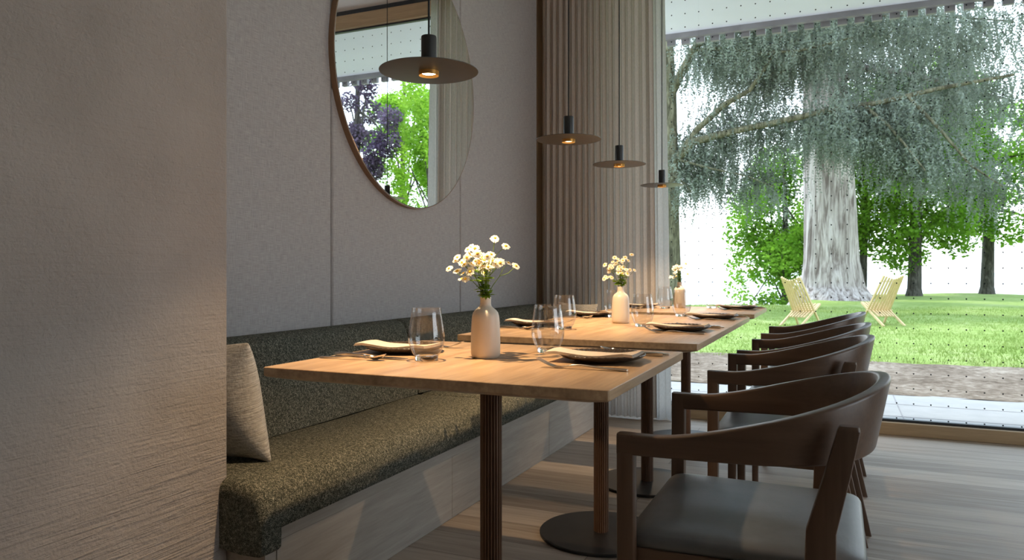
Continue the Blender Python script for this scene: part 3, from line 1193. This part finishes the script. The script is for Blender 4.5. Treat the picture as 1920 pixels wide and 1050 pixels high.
def make_napkin():
    """folded napkin laid across the near half of a plate; long axis along local x"""
    nx, ny, nl = 18, 6, 1
    mb = MB()
    for layer in range(3):
        w, d = 0.110 - 0.0015 * layer, 0.052 - 0.001 * layer
        vs, fs = [], []
        for side in (0, 1):
            for j in range(ny + 1):
                for i in range(nx + 1):
                    u, v = -1 + 2 * i / nx, -1 + 2 * j / ny
                    x, y = u * w, v * d
                    r = math.hypot(x, y * 0.9 - 0.018)
                    z = 0.0110 + 0.0097 * min(1.0, (r / 0.105)) ** 2.0 - 0.006 * max(0, r / 0.105 - 1) + 0.0022 * layer + 0.0018 * side + 0.0012 * math.sin(5 * u + 2 * v)
                    vs.append((x, y, z))
        m = nx + 1
        K = m * (ny + 1)
        for j in range(ny):
            for i in range(nx):
                a = j * m + i
                fs.append((a, a + m, a + m + 1, a + 1))
                fs.append((K + a, K + a + 1, K + a + m + 1, K + a + m))
        for i in range(nx):
            fs.append((i, i + 1, K + i + 1, K + i))
            a = ny * m + i
            fs.append((a + 1, a, K + a, K + a + 1))
        for j in range(ny):
            a = j * m
            fs.append((a + m, a, K + a, K + a + m))
            a = j * m + nx
            fs.append((a, a + m, K + a + m, K + a))
        mb.add(vs, fs)
    o = mb.build('napkin', M['napkin'], angle=50)
    return tag(o, '', 'napkin', 'folded napkins on the plates')


def strip(mb, sections):
    """flat bar through (x, y, z, halfwidth, thickness) stations"""
    rings = []
    for (x, y, z, w, t) in sections:
        b = min(w, t) * 0.35
        rings.append([(x, y - w + b, z - t / 2), (x, y + w - b, z - t / 2), (x, y + w, z - t / 2 + b), (x, y + w, z + t / 2 - b),
                      (x, y + w - b, z + t / 2), (x, y - w + b, z + t / 2), (x, y - w, z + t / 2 - b), (x, y - w, z - t / 2 + b)])
    return mb.loft(rings)


# cutlery lies along local x; handle end at +x, working end at -x, z = 0 is the table top
def make_fork():
    root = thing('fork', '', 'fork', (0, 0, 0), 0, 'steel forks on the tables')
    h = MB()
    strip(h, [(0.105, 0, 0.0035, 0.0055, 0.004), (0.095, 0, 0.0035, 0.0065, 0.0045), (0.05, 0, 0.005, 0.0048, 0.004), (0.0, 0, 0.0095, 0.0032, 0.0035), (-0.02, 0, 0.0085, 0.0030, 0.0032), (-0.04, 0, 0.0042, 0.004, 0.0026),
              (-0.050, 0, 0.0028, 0.0095, 0.0022), (-0.060, 0, 0.0030, 0.0118, 0.0020), (-0.066, 0, 0.0040, 0.0120, 0.0018)])
    h.build('handle', M['steel'], root, angle=40)
    t = MB()
    for k in range(4):
        y = -0.0098 + k * 0.00653
        strip(t, [(-0.064, y, 0.0037, 0.0021, 0.0018), (-0.080, y, 0.0085, 0.0019, 0.0018), (-0.095, y * 0.98, 0.0150, 0.0016, 0.0016), (-0.106, y * 0.97, 0.0210, 0.0009, 0.0010)])
    t.build('tines', M['steel'], root, angle=40)
    return root


def make_spoon():
    root = thing('spoon', '', 'spoon', (0, 0, 0), 0, 'steel spoons on the tables')
    h = MB()
    strip(h, [(0.095, 0, 0.0035, 0.0055, 0.004), (0.085, 0, 0.0035, 0.0062, 0.0042), (0.045, 0, 0.005, 0.0045, 0.004), (0.0, 0, 0.0095, 0.0030, 0.0034), (-0.02, 0, 0.0085, 0.0028, 0.003), (-0.036, 0, 0.0050, 0.0030, 0.0026), (-0.046, 0, 0.0062, 0.004, 0.0016)])
    h.build('handle', M['steel'], root, angle=40)
    rings = []
    n = 28
    b = MB()
    for (s, dz) in ((0.0, 0.0), (0.35, 0.0007), (0.65, 0.0028), (0.85, 0.0055), (1.0, 0.0090)):
        rings.append([(-0.066 + 0.025 * s * math.cos(2 * math.pi * k / n), 0.0155 * s * math.sin(2 * math.pi * k / n), 0.0012 + dz + 0.006 * max(0, -math.cos(2 * math.pi * k / n)) * s) for k in range(n)])
    rings2 = [[(x, y, z + 0.0011) for (x, y, z) in r] for r in reversed(rings)]
    b.loft(rings + rings2, cap=False)
    b.build('bowl', M['steel'], root, angle=60)
    return root


def make_knife():
    root = thing('knife', '', 'knife', (0, 0, 0), 0, 'steel knives on the tables')
    h = MB()
    strip(h, [(0.110, 0, 0.0055, 0.0048, 0.009), (0.100, 0, 0.006, 0.0062, 0.0105), (0.06, 0, 0.006, 0.0062, 0.0105), (0.018, 0, 0.005, 0.0055, 0.008)])
    h.build('handle', M['steel'], root, angle=40)
    b = MB()
    strip(b, [(0.020, 0, 0.0050, 0.0050, 0.0045), (0.0, 0.001, 0.0042, 0.0085, 0.0022), (-0.06, 0.001, 0.0038, 0.0095, 0.0018), (-0.095, 0.0, 0.0036, 0.0080, 0.0014), (-0.112, -0.003, 0.0034, 0.0030, 0.0010)])
    b.build('blade', M['steel'], root, angle=40)
    return root


PROTO = {'plate': make_plate(), 'napkin': make_napkin(), 'fork': make_fork(), 'knife': make_knife(), 'spoon': make_spoon(), 'tumbler': make_glass(), 'vase': make_vase()}
USED = set()


def put(kind, label, loc, rz=0.0):
    p = PROTO[kind]
    o = copy_tree(p) if kind in USED else p
    USED.add(kind)
    o.location = loc
    o.rotation_euler = (0, 0, rz)
    o['label'] = label
    return o


WH = ['the nearest table', 'the second table', 'the third table', 'the farthest table']
# plate centres (in units of T), chair side and bench side
PC = [(-2.40, 7.90), (-2.40, 12.48), (-2.36, 15.85), (-2.36, 19.95)]
PBN = [(-4.90, 7.78), (-5.00, 12.42), (-4.98, 15.60), (-4.95, 19.80)]
GC = [(-3.25, 8.42), (-3.20, 13.00), (-3.13, 16.25), (-3.08, 20.15)]
GB = [(-4.20, 7.12), (-4.27, 11.85), (-4.40, 15.35), (-4.17, 19.40)]
jr = random.Random(11)
for k in range(4):
    j = lambda s=1.0: math.radians(jr.uniform(-2, 2) * s)
    # chair side: diner faces -x
    x, y = PC[k][0] * T, PC[k][1] * T
    put('plate', 'dark beaded plate set before the armchair at ' + WH[k], (x, y, TOP))
    put('napkin', 'folded sand napkin on the plate before the armchair at ' + WH[k], (x - 0.010, y - 0.036, TOP + 0.0005), j())
    put('fork', 'steel fork on the armchair side of ' + WH[k] + ', camera side of its plate', (x + 0.005, y - 0.175 + (0.012 if k else 0), TOP), j())
    put('knife', 'steel knife on the armchair side of ' + WH[k] + ', window side of its plate', (x + 0.010, y + 0.137, TOP), j())
    put('spoon', 'steel spoon outermost on the armchair side of ' + WH[k] + ', beyond the knife', (x + 0.035, y + 0.168, TOP), j())
    put('tumbler', 'empty stemless glass on the armchair side of ' + WH[k], (GC[k][0] * T, GC[k][1] * T, TOP))
    # bench side: diner faces +x
    x, y = PBN[k][0] * T, PBN[k][1] * T
    put('plate', 'dark beaded plate set before the bench at ' + WH[k], (x, y, TOP), math.pi)
    put('napkin', 'folded sand napkin on the plate before the bench at ' + WH[k], (x, y - 0.030, TOP + 0.0005), j())
    put('fork', 'steel fork on the bench side of ' + WH[k] + ', window side of its plate', (x + 0.002, y + 0.135, TOP), math.pi + j())
    put('knife', 'steel knife on the bench side of ' + WH[k] + ', beside its plate', (x - 0.002, y - 0.160, TOP), math.pi - math.radians(2))
    put('spoon', 'steel spoon on the bench side of ' + WH[k] + ', outside the knife', (x - 0.022, y - 0.205, TOP), math.pi + math.radians(6))
    put('tumbler', 'empty stemless glass on the bench side of ' + WH[k], (GB[k][0] * T, GB[k][1] * T, TOP))

# ------------------------------------------------------------------ vases with chamomile
def petal_head(mb_p, mb_c, pos, nrm, size, rg):
    nrm = nrm.normalized()
    q = nrm.to_track_quat('Z', 'Y')
    np_ = rg.choice((11, 12, 13))
    droop = rg.uniform(-0.05, 0.35)
    a0 = rg.uniform(0, 1)
    for i in range(np_):
        a = 2 * math.pi * (i + a0) / np_ + rg.uniform(-0.08, 0.08)
        L = size * rg.uniform(0.88, 1.08)
        w = size * 0.22
        pts = []
        for (r, ww) in ((size * 0.28, w * 0.5), (size * 0.62, w), (L * 0.92, w * 0.8), (L, w * 0.3)):
            z = -droop * (r - size * 0.28) * (r / size) + 0.0006 * (i % 2)
            for s in (-1, 1):
                pts.append(Vector((r * math.cos(a) - s * ww * math.sin(a), r * math.sin(a) + s * ww * math.cos(a), z)))
        mb_p.add([pos + q @ p for p in pts], [(0, 1, 3, 2), (2, 3, 5, 4), (4, 5, 7, 6)])
    Mx = Matrix.Translation(pos) @ q.to_matrix().to_4x4()
    R = size * 0.36
    mb_c.lathe([(R * 0.9, -R * 0.25), (R, 0.0), (R * 0.85, R * 0.4), (R * 0.45, R * 0.65), (R * 0.02, R * 0.72)], 10, Mx)


def leaf_blob(mb, pos, d, size, rg):
    q = d.normalized().to_track_quat('X', 'Z')
    for k in range(5):
        a = math.radians(-70 + 35 * k)
        L = size * (1.0 - 0.3 * abs(k - 2) / 2) * rg.uniform(0.85, 1.1)
        c, s = math.cos(a), math.sin(a)
        w = size * 0.2
        pts = [(0, 0, 0), (c * L * 0.5 - s * w, s * L * 0.5 + c * w, 0.15 * w), (c * L, s * L, -0.3 * w), (c * L * 0.5 + s * w, s * L * 0.5 - c * w, 0.15 * w)]
        mb.add([pos + q @ Vector(p) for p in pts], [(0, 1, 2, 3)])


def make_sprig(vloc, label, group, rg, heads, size, leaves):
    neck = Vector(vloc) + Vector((0, 0, 0.150))
    root = thing('chamomile_sprig', label, 'flower', tuple(neck), 0, group)
    st, lf = MB(), MB()
    ang = rg.uniform(0, 2 * math.pi)
    rad = 0.007
    base = Vector((-rad * 0.3 * math.cos(ang), -rad * 0.3 * math.sin(ang), -0.035))
    mid0 = Vector((rad * math.cos(ang), rad * math.sin(ang), 0.0))
    cen = sum(heads, Vector()) / len(heads)
    fork = mid0.lerp(cen, 0.52) + Vector((0, 0, 0.012))
    st.tube([base, mid0, mid0.lerp(fork, 0.5) + Vector((0, 0, 0.004)), fork], [0.0011, 0.0011, 0.0010, 0.0009], 5)
    made = []
    for hp in heads:
        m = fork.lerp(hp, 0.5) + Vector((rg.uniform(-.006, .006), rg.uniform(-.006, .006), rg.uniform(-.006, .004)))
        st.tube([fork, m, hp], [0.0008, 0.0007, 0.0006], 4)
        made.append((hp, (hp - m)))
    for k in range(leaves):
        p = mid0.lerp(fork, rg.uniform(0.15, 1.0))
        d = Vector((rg.uniform(-1, 1), rg.uniform(-1, 1), rg.uniform(-0.2, 0.5)))
        lf = MB()
        leaf_blob(lf, p, d, rg.uniform(0.014, 0.026), rg)
        lf.build('leaf', M['flower_leaf'], root, smooth=False)
    st.build('stem', M['stem'], root, angle=80)
    for hp, d in made:
        pm, cm = MB(), MB()
        # heads open up and out, a little to the camera
        nrm = Vector((hp.x * 4 + 0.25, hp.y * 4 - 0.55, 0.55)) + Vector((rg.uniform(-.5, .5), rg.uniform(-.5, .5), rg.uniform(-.2, .5)))
        petal_head(pm, cm, hp, nrm, size * rg.uniform(0.85, 1.1), rg)
        f = pm.build('flower_head', M['petal'], root, smooth=False)
        cm.build('flower_centre', M['disc'], f, angle=80)
    return root


VASES = [(-3.71 * T, 7.62 * T, TOP), (-3.80 * T, 13.72 * T, TOP), (-3.92 * T, 20.1 * T, TOP)]
VLAB = ['cream bottle vase of white daisies on the nearest table', 'cream bottle vase of daisies in the middle of the joined tables', 'cream bottle vase of daisies on the farthest table against the window']
FLAB = ['white chamomile sprig standing in the cream vase on the nearest table', 'white chamomile sprig standing in the cream vase on the joined middle tables', 'white chamomile sprig standing in the cream vase on the farthest table']
right = Vector((math.cos(YAW), math.sin(YAW), 0))
deep = Vector((-math.sin(YAW), math.cos(YAW), 0))
for k, v in enumerate(VASES):
    put('vase', VLAB[k], v)
    rg = random.Random(40 + k)
    nsp = (14, 10, 7)[k]
    sc = (1.0, 0.86, 0.72)[k]
    for s in range(nsp):
        a = 2 * math.pi * s / nsp + rg.uniform(-0.3, 0.3)
        R = math.sqrt(rg.uniform(0.02, 0.85)) * 0.064 * sc
        c = Vector((R * math.cos(a), R * math.sin(a), (0.118 - 0.55 * R + rg.uniform(-0.018, 0.022)) * sc))
        if s == 0:
            c = (right * (0.078 if k == 0 else 0.045) + Vector((0, 0, 0.078))) * sc       # the stray sprig to the right
        if s == 1:
            c = (right * -0.064 + Vector((0, 0, 0.062))) * sc
        if s == 2:
            c = (right * 0.028 + Vector((0, 0, 0.150))) * sc
        if s == 3:
            c = (right * -0.030 + Vector((0, 0, 0.140))) * sc
        nh = 2 if s in (0,) else (3 if s in (2, 3) else rg.choice((4, 5, 5)))
        heads = [c + Vector((rg.uniform(-.024, .024), rg.uniform(-.024, .024), rg.uniform(-.018, .018))) * (1.0 if s > 3 else 1.0) for _ in range(nh)]
        make_sprig(v, FLAB[k], 'chamomile sprigs in the vase on ' + ('the nearest table', 'the joined middle tables', 'the farthest table')[k], rg, heads, (0.0112, 0.0105, 0.0105)[k], rg.choice((3, 4, 5)))

# ------------------------------------------------------------------ garden chairs
def make_stick_chair():
    root = thing('slatted_garden_chair', '', 'garden chair', (0, 0, 0), 0, 'pale slatted garden chairs on the lawn')
    def bar(p, q, w, t):
        p, q = Vector(p), Vector(q)
        d = (q - p).normalized()
        e = Vector((0, 1, 0))
        f = d.cross(e).normalized()
        m = MB()
        rr = []
        for c in (p, q):
            rr.append([c + e * (a * w / 2) + f * (b * t / 2) for (a, b) in ((-1, -1), (1, -1), (1, 1), (-1, 1))])
        return m.loft(rr)
    n = 9
    for k in range(n):
        v = -1 + 2 * k / (n - 1)
        yt, yb = v * 0.175, v * 0.225
        zt = 0.86 + 0.03 * (abs(v) ** 1.5) - 0.015 * math.cos(v * 3)
        end = k in (0, n - 1)
        if end:
            bar((-0.33, yt, zt), (0.33, yb, 0.0), 0.033, 0.038).build('back_slat', M['pine'], root, bevel=0.003, seg=1)
        else:
            bar((-0.33 - 0.03 * (1 - v * v), yt, zt), (0.12 - 0.02 * (1 - v * v), yb, 0.235), 0.031, 0.026).build('back_slat', M['pine'], root, bevel=0.003, seg=1)
    for k in range(n - 1):
        v = -1 + 2 * (k + 0.5) / (n - 1)
        y = v * 0.215
        end = k in (0, n - 2)
        if end:
            bar((0.36, y * 1.05, 0.40), (-0.36, y * 1.05, 0.0), 0.030, 0.038).build('seat_slat', M['pine'], root, bevel=0.003, seg=1)
        else:
            bar((0.40, y * 1.05, 0.40), (-0.10 - 0.02 * (1 - v * v), y, 0.165), 0.032, 0.026).build('seat_slat', M['pine'], root, bevel=0.003, seg=1)
    rd = MB().tube([(0.10, -0.25, 0.265), (0.10, 0.25, 0.265)], 0.009, 8)
    rd.build('rod', M['pine'], root)
    rd = MB().tube([(-0.27, -0.20, 0.80), (-0.27, 0.20, 0.80)], 0.009, 8)
    rd.build('rod', M['pine'], root)
    return root


gc = make_stick_chair()
pa = P(1500, 605, 13.6)
pb = P(1655, 608, 13.4)
gc.location = (pa.x, pa.y, gz(pa.x, pa.y))
gc.rotation_euler = (0, 0, math.radians(63))
gc['label'] = 'pale slatted garden chair on the lawn, left of the big cedar trunk'
dup(gc, 'pale slatted garden chair on the lawn, right of the big cedar trunk', (pb.x, pb.y, gz(pb.x, pb.y)), math.radians(119))

# ------------------------------------------------------------------ trees
def trunk_mesh(pts, radii, n=20, wob=0.08, seed=0, flare=0):
    rg = random.Random(seed)
    phs = [rg.uniform(0, 6.28) for _ in range(6)]
    mb = MB()
    rings = []
    # resample
    P_ = [Vector(p) for p in pts]
    for k in range(len(P_) - 1):
        steps = 6
        for s in range(steps + (1 if k == len(P_) - 2 else 0)):
            u = s / steps
            p = P_[k].lerp(P_[k + 1], u)
            r = radii[k] * (1 - u) + radii[k + 1] * u
            d = (P_[k + 1] - P_[k]).normalized()
            e1 = d.cross(Vector((0, 1, 0.01))).normalized()
            e2 = d.cross(e1)
            ring = []
            for i in range(n):
                a = 2 * math.pi * i / n
                w = 1 + wob * (math.sin(3 * a + phs[0] + p.z * 0.5) + 0.6 * math.sin(5 * a + phs[1] - p.z * 0.7) + 0.4 * math.sin(9 * a + phs[2] + p.z))
                ring.append(p + (e1 * math.cos(a) + e2 * math.sin(a)) * r * w)
            rings.append(ring)
    mb.loft(rings)
    return mb


def leaves(centers, radii, count, size, rng, flat=0.8, shell=0.35):
    """leaf quads (folded along the midrib into two triangles) scattered in ellipsoidal clumps"""
    centers = np.asarray(centers, float)
    radii = np.asarray(radii, float)
    w = radii[:, 0] * radii[:, 1] * radii[:, 2]
    idx = rng.choice(len(centers), count, p=w / w.sum())
    d = rng.normal(size=(count, 3))
    d /= np.linalg.norm(d, axis=1)[:, None]
    r = (shell + (1 - shell) * rng.random(count)) ** 0.6
    p = centers[idx] + d * r[:, None] * radii[idx]
    # leaf axes
    a = rng.normal(size=(count, 3))
    a[:, 2] = a[:, 2] * 0.5 - 0.35
    a /= np.linalg.norm(a, axis=1)[:, None]
    nrm = rng.normal(size=(count, 3))
    nrm[:, 2] = np.abs(nrm[:, 2]) + flat
    b = np.cross(nrm, a)
    b /= np.linalg.norm(b, axis=1)[:, None]
    s = size * rng.uniform(0.6, 1.25, count)[:, None]
    v0 = p
    v1 = p + a * s * 0.5 + b * s * 0.36
    v2 = p + a * s
    v3 = p + a * s * 0.5 - b * s * 0.36
    V = np.stack([v0, v1, v2, v3], 1).reshape(-1, 3)
    return V, np.arange(4 * count).reshape(-1, 4)


def clumps(center, R, n, rng, cr=(0.25, 0.4)):
    out, rad = [], []
    for _ in range(n):
        d = rng.normal(size=3)
        d /= np.linalg.norm(d)
        r = rng.random() ** 0.4
        c = np.array(center) + d * r * np.array(R)
        k = rng.uniform(*cr)
        out.append(c)
        rad.append((k * R[0], k * R[1], k * R[2] * 0.6))
    return out, rad


def broadleaf(name, label, base, h, tr, crown, R, ncl, count, size, leafmat, barkmat, seed, lean=(0, 0), ncr=(0.22, 0.36), extra=None):
    rng = np.random.default_rng(seed)
    root = thing(name, label, 'tree', base)
    top = Vector((lean[0], lean[1], h))
    trunk_mesh([(0, 0, -0.3), (0.02, 0, 0.3), (top.x * 0.5 + 0.1, top.y * 0.5, h * 0.5), top], [tr * 1.5, tr, tr * 0.8, tr * 0.35], 14, 0.05, seed).build('trunk', barkmat, root, angle=80)
    br = MB()
    cl, rad = clumps(crown, R, ncl, rng, ncr)
    for c in cl[:12]:
        q = Vector((top.x * 0.5, top.y * 0.5, h * rng.uniform(0.3, 0.8)))
        c = Vector(c)
        mdl = q.lerp(c, 0.5) + Vector((0, 0, 0.2))
        br.tube([q, mdl, c], [tr * 0.3, tr * 0.2, tr * 0.06], 6)
    br.build('branches', barkmat, root, angle=80)
    if extra:
        cl += extra[0]
        rad += extra[1]
    V, Fc = leaves(cl, rad, count, size, rng)
    soup('foliage', V, Fc, leafmat, root)
    return root


def strands(starts, lengths, rng, tuft=0.045, step=0.04, drift=0.25):
    """hanging needle sprays: chains of small tufts dropping from the start points"""
    allv = []
    for s, L in zip(starts, lengths):
        m = max(4, int(L / step))
        t = np.linspace(0, 1, m)
        side = rng.normal(0, drift, 2)
        p = np.stack([s[0] + side[0] * L * t ** 0.7 + rng.normal(0, 0.012, m), s[1] + side[1] * L * t ** 0.7 + rng.normal(0, 0.012, m), s[2] - L * t ** 1.3], 1)
        for rep in range(3):
            a = rng.normal(size=(m, 3))
            a[:, 2] -= 0.5
            a /= np.linalg.norm(a, axis=1)[:, None]
            b = np.cross(a, rng.normal(size=(m, 3)))
            b /= np.linalg.norm(b, axis=1)[:, None]
            sz = (tuft * rng.uniform(0.7, 1.4, m) * (1.0 - 0.35 * t))[:, None]
            allv.append(np.stack([p - b * sz * 0.26, p + b * sz * 0.26, p + a * sz], 1))
    V = np.concatenate(allv, 0).reshape(-1, 3)
    return V, np.arange(len(V)).reshape(-1, 3)


def along(path, n, rng, spread):
    path = [np.array(p) for p in path]
    seg = rng.integers(0, len(path) - 1, n)
    u = rng.random(n)
    A = np.array(path)
    p = A[seg] * (1 - u[:, None]) + A[seg + 1] * u[:, None]
    return p + rng.normal(0, 1, (n, 3)) * np.array(spread)


rng = np.random.default_rng(21)
# giant grey cedar in the middle of the lawn
D = 25.0
gb = P(1556, 560, D)
g0 = gz(gb.x, gb.y)
giant = thing('giant_cedar', 'giant old cedar with a massive pale grey fluted trunk on the lawn', 'tree', (gb.x, gb.y, g0))
def G(px, py, d=D):
    return P(px, py, d) - Vector((gb.x, gb.y, g0))
trunk_mesh([(0, 0, -0.4), (0, 0, 0.05), (0.0, 0, 0.45), (-0.02, 0, 1.3), G(1556, 400), G(1553, 300), G(1548, 150), G(1543, 0), G(1540, -250)],
           [1.55, 1.25, 1.0, 0.88, 0.83, 0.78, 0.66, 0.58, 0.4], 44, 0.055, 5).build('trunk', M['bark_grey'], giant, angle=80)
brm = MB()
gpaths = [
    [G(1555, 160), G(1620, 128, 24), G(1690, 135, 23), G(1760, 152, 22.5), G(1900, 190, 22)],
    [G(1545, 90), G(1480, 60, 24), G(1400, 75, 23.5), G(1340, 110, 23)],
    [G(1550, 40), G(1620, 20, 24), G(1720, 40, 23), G(1850, 90, 22)],
    [G(1545, 20), G(1500, -40, 24), G(1400, -20, 23), G(1300, 30, 22.5)],
    [G(1556, 230), G(1500, 225, 23.7), G(1440, 250, 23)],
]
for p in gpaths:
    k = len(p)
    brm.tube(p, [0.16 - 0.12 * i / (k - 1) for i in range(k)], 8)
brm.build('branches', M['bark_grey'], giant, angle=80)
st, ln = [], []
for p, n_, sp, lm in zip(gpaths, (800, 750, 900, 700, 260), ((.6, .6, .45),) * 5, (1.6, 1.5, 1.8, 1.6, 1.1)):
    q = along(p, n_, rng, sp)
    st += list(q)
    ln += list(rng.uniform(0.4, lm, n_))
V, Fc = strands(st, ln, rng, 0.085, 0.07, 0.18)
soup('foliage', V, Fc, M['needle'], giant)

# weeping blue cedar nearer the house, trunk beside the curtain
D2 = 19.0
wb = P(1262, 572, D2)
w0 = gz(wb.x, wb.y)
weep = thing('weeping_blue_cedar', 'weeping blue cedar with mossy trunk beside the curtain and a long drooping limb', 'tree', (wb.x, wb.y, w0))
def Wp(px, py, d=D2):
    return P(px, py, d) - Vector((wb.x, wb.y, w0))
trunk_mesh([(0, 0, -0.4), (0, 0, 0.3), Wp(1262, 450), Wp(1258, 300), Wp(1256, 180), Wp(1250, 60), Wp(1235, -120)],
           [0.30, 0.21, 0.17, 0.17, 0.165, 0.15, 0.10], 16, 0.04, 9).build('trunk', M['bark_moss'], weep, angle=80)
wpaths = [
    ([Wp(1262, 305), Wp(1300, 266, 18.6), Wp(1380, 245, 18), Wp(1470, 226, 17.4), Wp(1560, 206, 17), Wp(1650, 192, 16.6), Wp(1760, 166, 16.2), Wp(1900, 140, 16)], [0.13, 0.11, 0.085, 0.075, 0.065, 0.06, 0.05, 0.03], 620, 1.15),
    ([Wp(1265, 300), Wp(1310, 240, 18.5), Wp(1360, 195, 18), Wp(1405, 170, 17.7), Wp(1440, 120, 17.5), Wp(1470, 60, 17.2)], [0.09, 0.08, 0.07, 0.055, 0.04, 0.02], 330, 0.95),
    ([Wp(1256, 180), Wp(1276, 140, 18.8), Wp(1300, 95, 18.5), Wp(1330, 55, 18), Wp(1380, 0, 17.5)], [0.13, 0.11, 0.10, 0.09, 0.06], 90, 0.5),
    ([Wp(1300, 95, 18.5), Wp(1360, 90, 18), Wp(1430, 100, 17.5), Wp(1500, 95, 17), Wp(1600, 70, 16.6)], [0.06, 0.05, 0.04, 0.03, 0.02], 420, 0.9),
    ([Wp(1330, 55, 18), Wp(1420, 40, 17.4), Wp(1520, 20, 17), Wp(1640, 30, 16.6), Wp(1760, 30, 16.3), Wp(1900, 40, 16)], [0.06, 0.05, 0.04, 0.03, 0.02, 0.02], 620, 1.2),
    ([Wp(1620, 198, 16.7), Wp(1665, 235, 16.3), Wp(1700, 275, 16), Wp(1735, 320, 15.7)], [0.04, 0.035, 0.025, 0.012], 330, 0.75),
    ([Wp(1560, 206, 17), Wp(1590, 240, 16.6), Wp(1615, 275, 16.4)], [0.03, 0.02, 0.01], 190, 0.7),
    ([Wp(1700, 178, 16.4), Wp(1760, 240, 16), Wp(1820, 310, 15.8), Wp(1880, 350, 15.6)], [0.04, 0.035, 0.025, 0.012], 260, 0.8),
    ([Wp(1275, 300, 18.8), Wp(1330, 315, 18.3), Wp(1400, 330, 17.8), Wp(1450, 350, 17.5)], [0.03, 0.025, 0.015, 0.01], 260, 0.75),
    ([Wp(1265, 330, 18.8), Wp(1285, 345, 18.6), Wp(1300, 365, 18.4)], [0.03, 0.02, 0.01], 60, 0.6),
]
brm = MB()
st, ln = [], []
for (p, r, n_, lm) in wpaths:
    brm.tube(p, r, 8)
    n_ = int(n_ * 2.0)
    q = along(p, n_, rng, (0.36, 0.5, 0.26))
    if n_ > 500 and lm != 1.2:
        q[:, 1] = q[:, 1] + 0.75
    st += list(q)
    ln += list(rng.uniform(0.25, lm, n_))
brm.build('branches', M['bark_moss'], weep, angle=80)
V, Fc = strands(st, ln, rng, 0.065, 0.05, 0.22)
soup('foliage', V, Fc, M['needle'], weep)

# fresh green trees behind the giant trunk
def at_ground(px, d):
    p = P(px, 508, d)
    return (p.x, p.y, gz(p.x, p.y))


b1 = at_ground(1470, 30.0)
broadleaf('green_tree', 'fresh green tree with low branches left of the giant trunk', b1, 8.5, 0.15, (0.2, 0, 4.9), (2.5, 2.2, 4.2), 60, 24000, 0.17, M['green'], M['bark_dark'], 31)
b2 = at_ground(1617, 29.0)
broadleaf('green_tree', 'dark-trunked green tree just right of the giant trunk', b2, 8.0, 0.15, (0.2, 0, 5.0), (2.0, 2.0, 3.6), 40, 17000, 0.17, M['green'], M['bark_dark'], 32)
b3 = at_ground(1713, 28.0)
broadleaf('green_tree', 'dark-trunked green tree behind the right garden chair', b3, 8.5, 0.24, (0.6, 0, 5.0), (2.8, 2.2, 3.9), 46, 23000, 0.17, M['green'], M['bark_dark'], 33)
b4 = at_ground(1850, 30.0)
broadleaf('green_tree', 'green tree at the far right of the garden, beyond the chairs', b4, 8, 0.24, (0, 0, 4.6), (2.8, 2.2, 3.4), 36, 14000, 0.18, M['green'], M['bark_dark'], 34)
# trees seen only in the mirror
broadleaf('lime_tree', 'bright lime green tree reflected in the right of the round mirror', (8.9, 21.9, gz(8.9, 21.9)), 8.0, 0.10, (0.45, 0, 4.7), (1.05, 1.3, 3.6), 44, 8500, 0.13, M['lime'], M['bark_dark'], 35)
broadleaf('copper_beech', 'purple copper beech reflected in the left of the round mirror', (11.0, 20.6, gz(11.0, 20.6)), 8.5, 0.16, (-0.4, 0, 5.6), (1.45, 1.3, 2.5), 22, 8000, 0.13, M['purple'], M['bark_dark'], 36)
broadleaf('lime_tree', 'thin-trunked green tree behind the copper beech, reflected in the mirror', (12.9, 26.5, gz(12.9, 26.5)), 9.5, 0.15, (-0.2, 0, 7.3), (2.4, 2.0, 2.6), 26, 9000, 0.15, M['lime'], M['bark_dark'], 37)
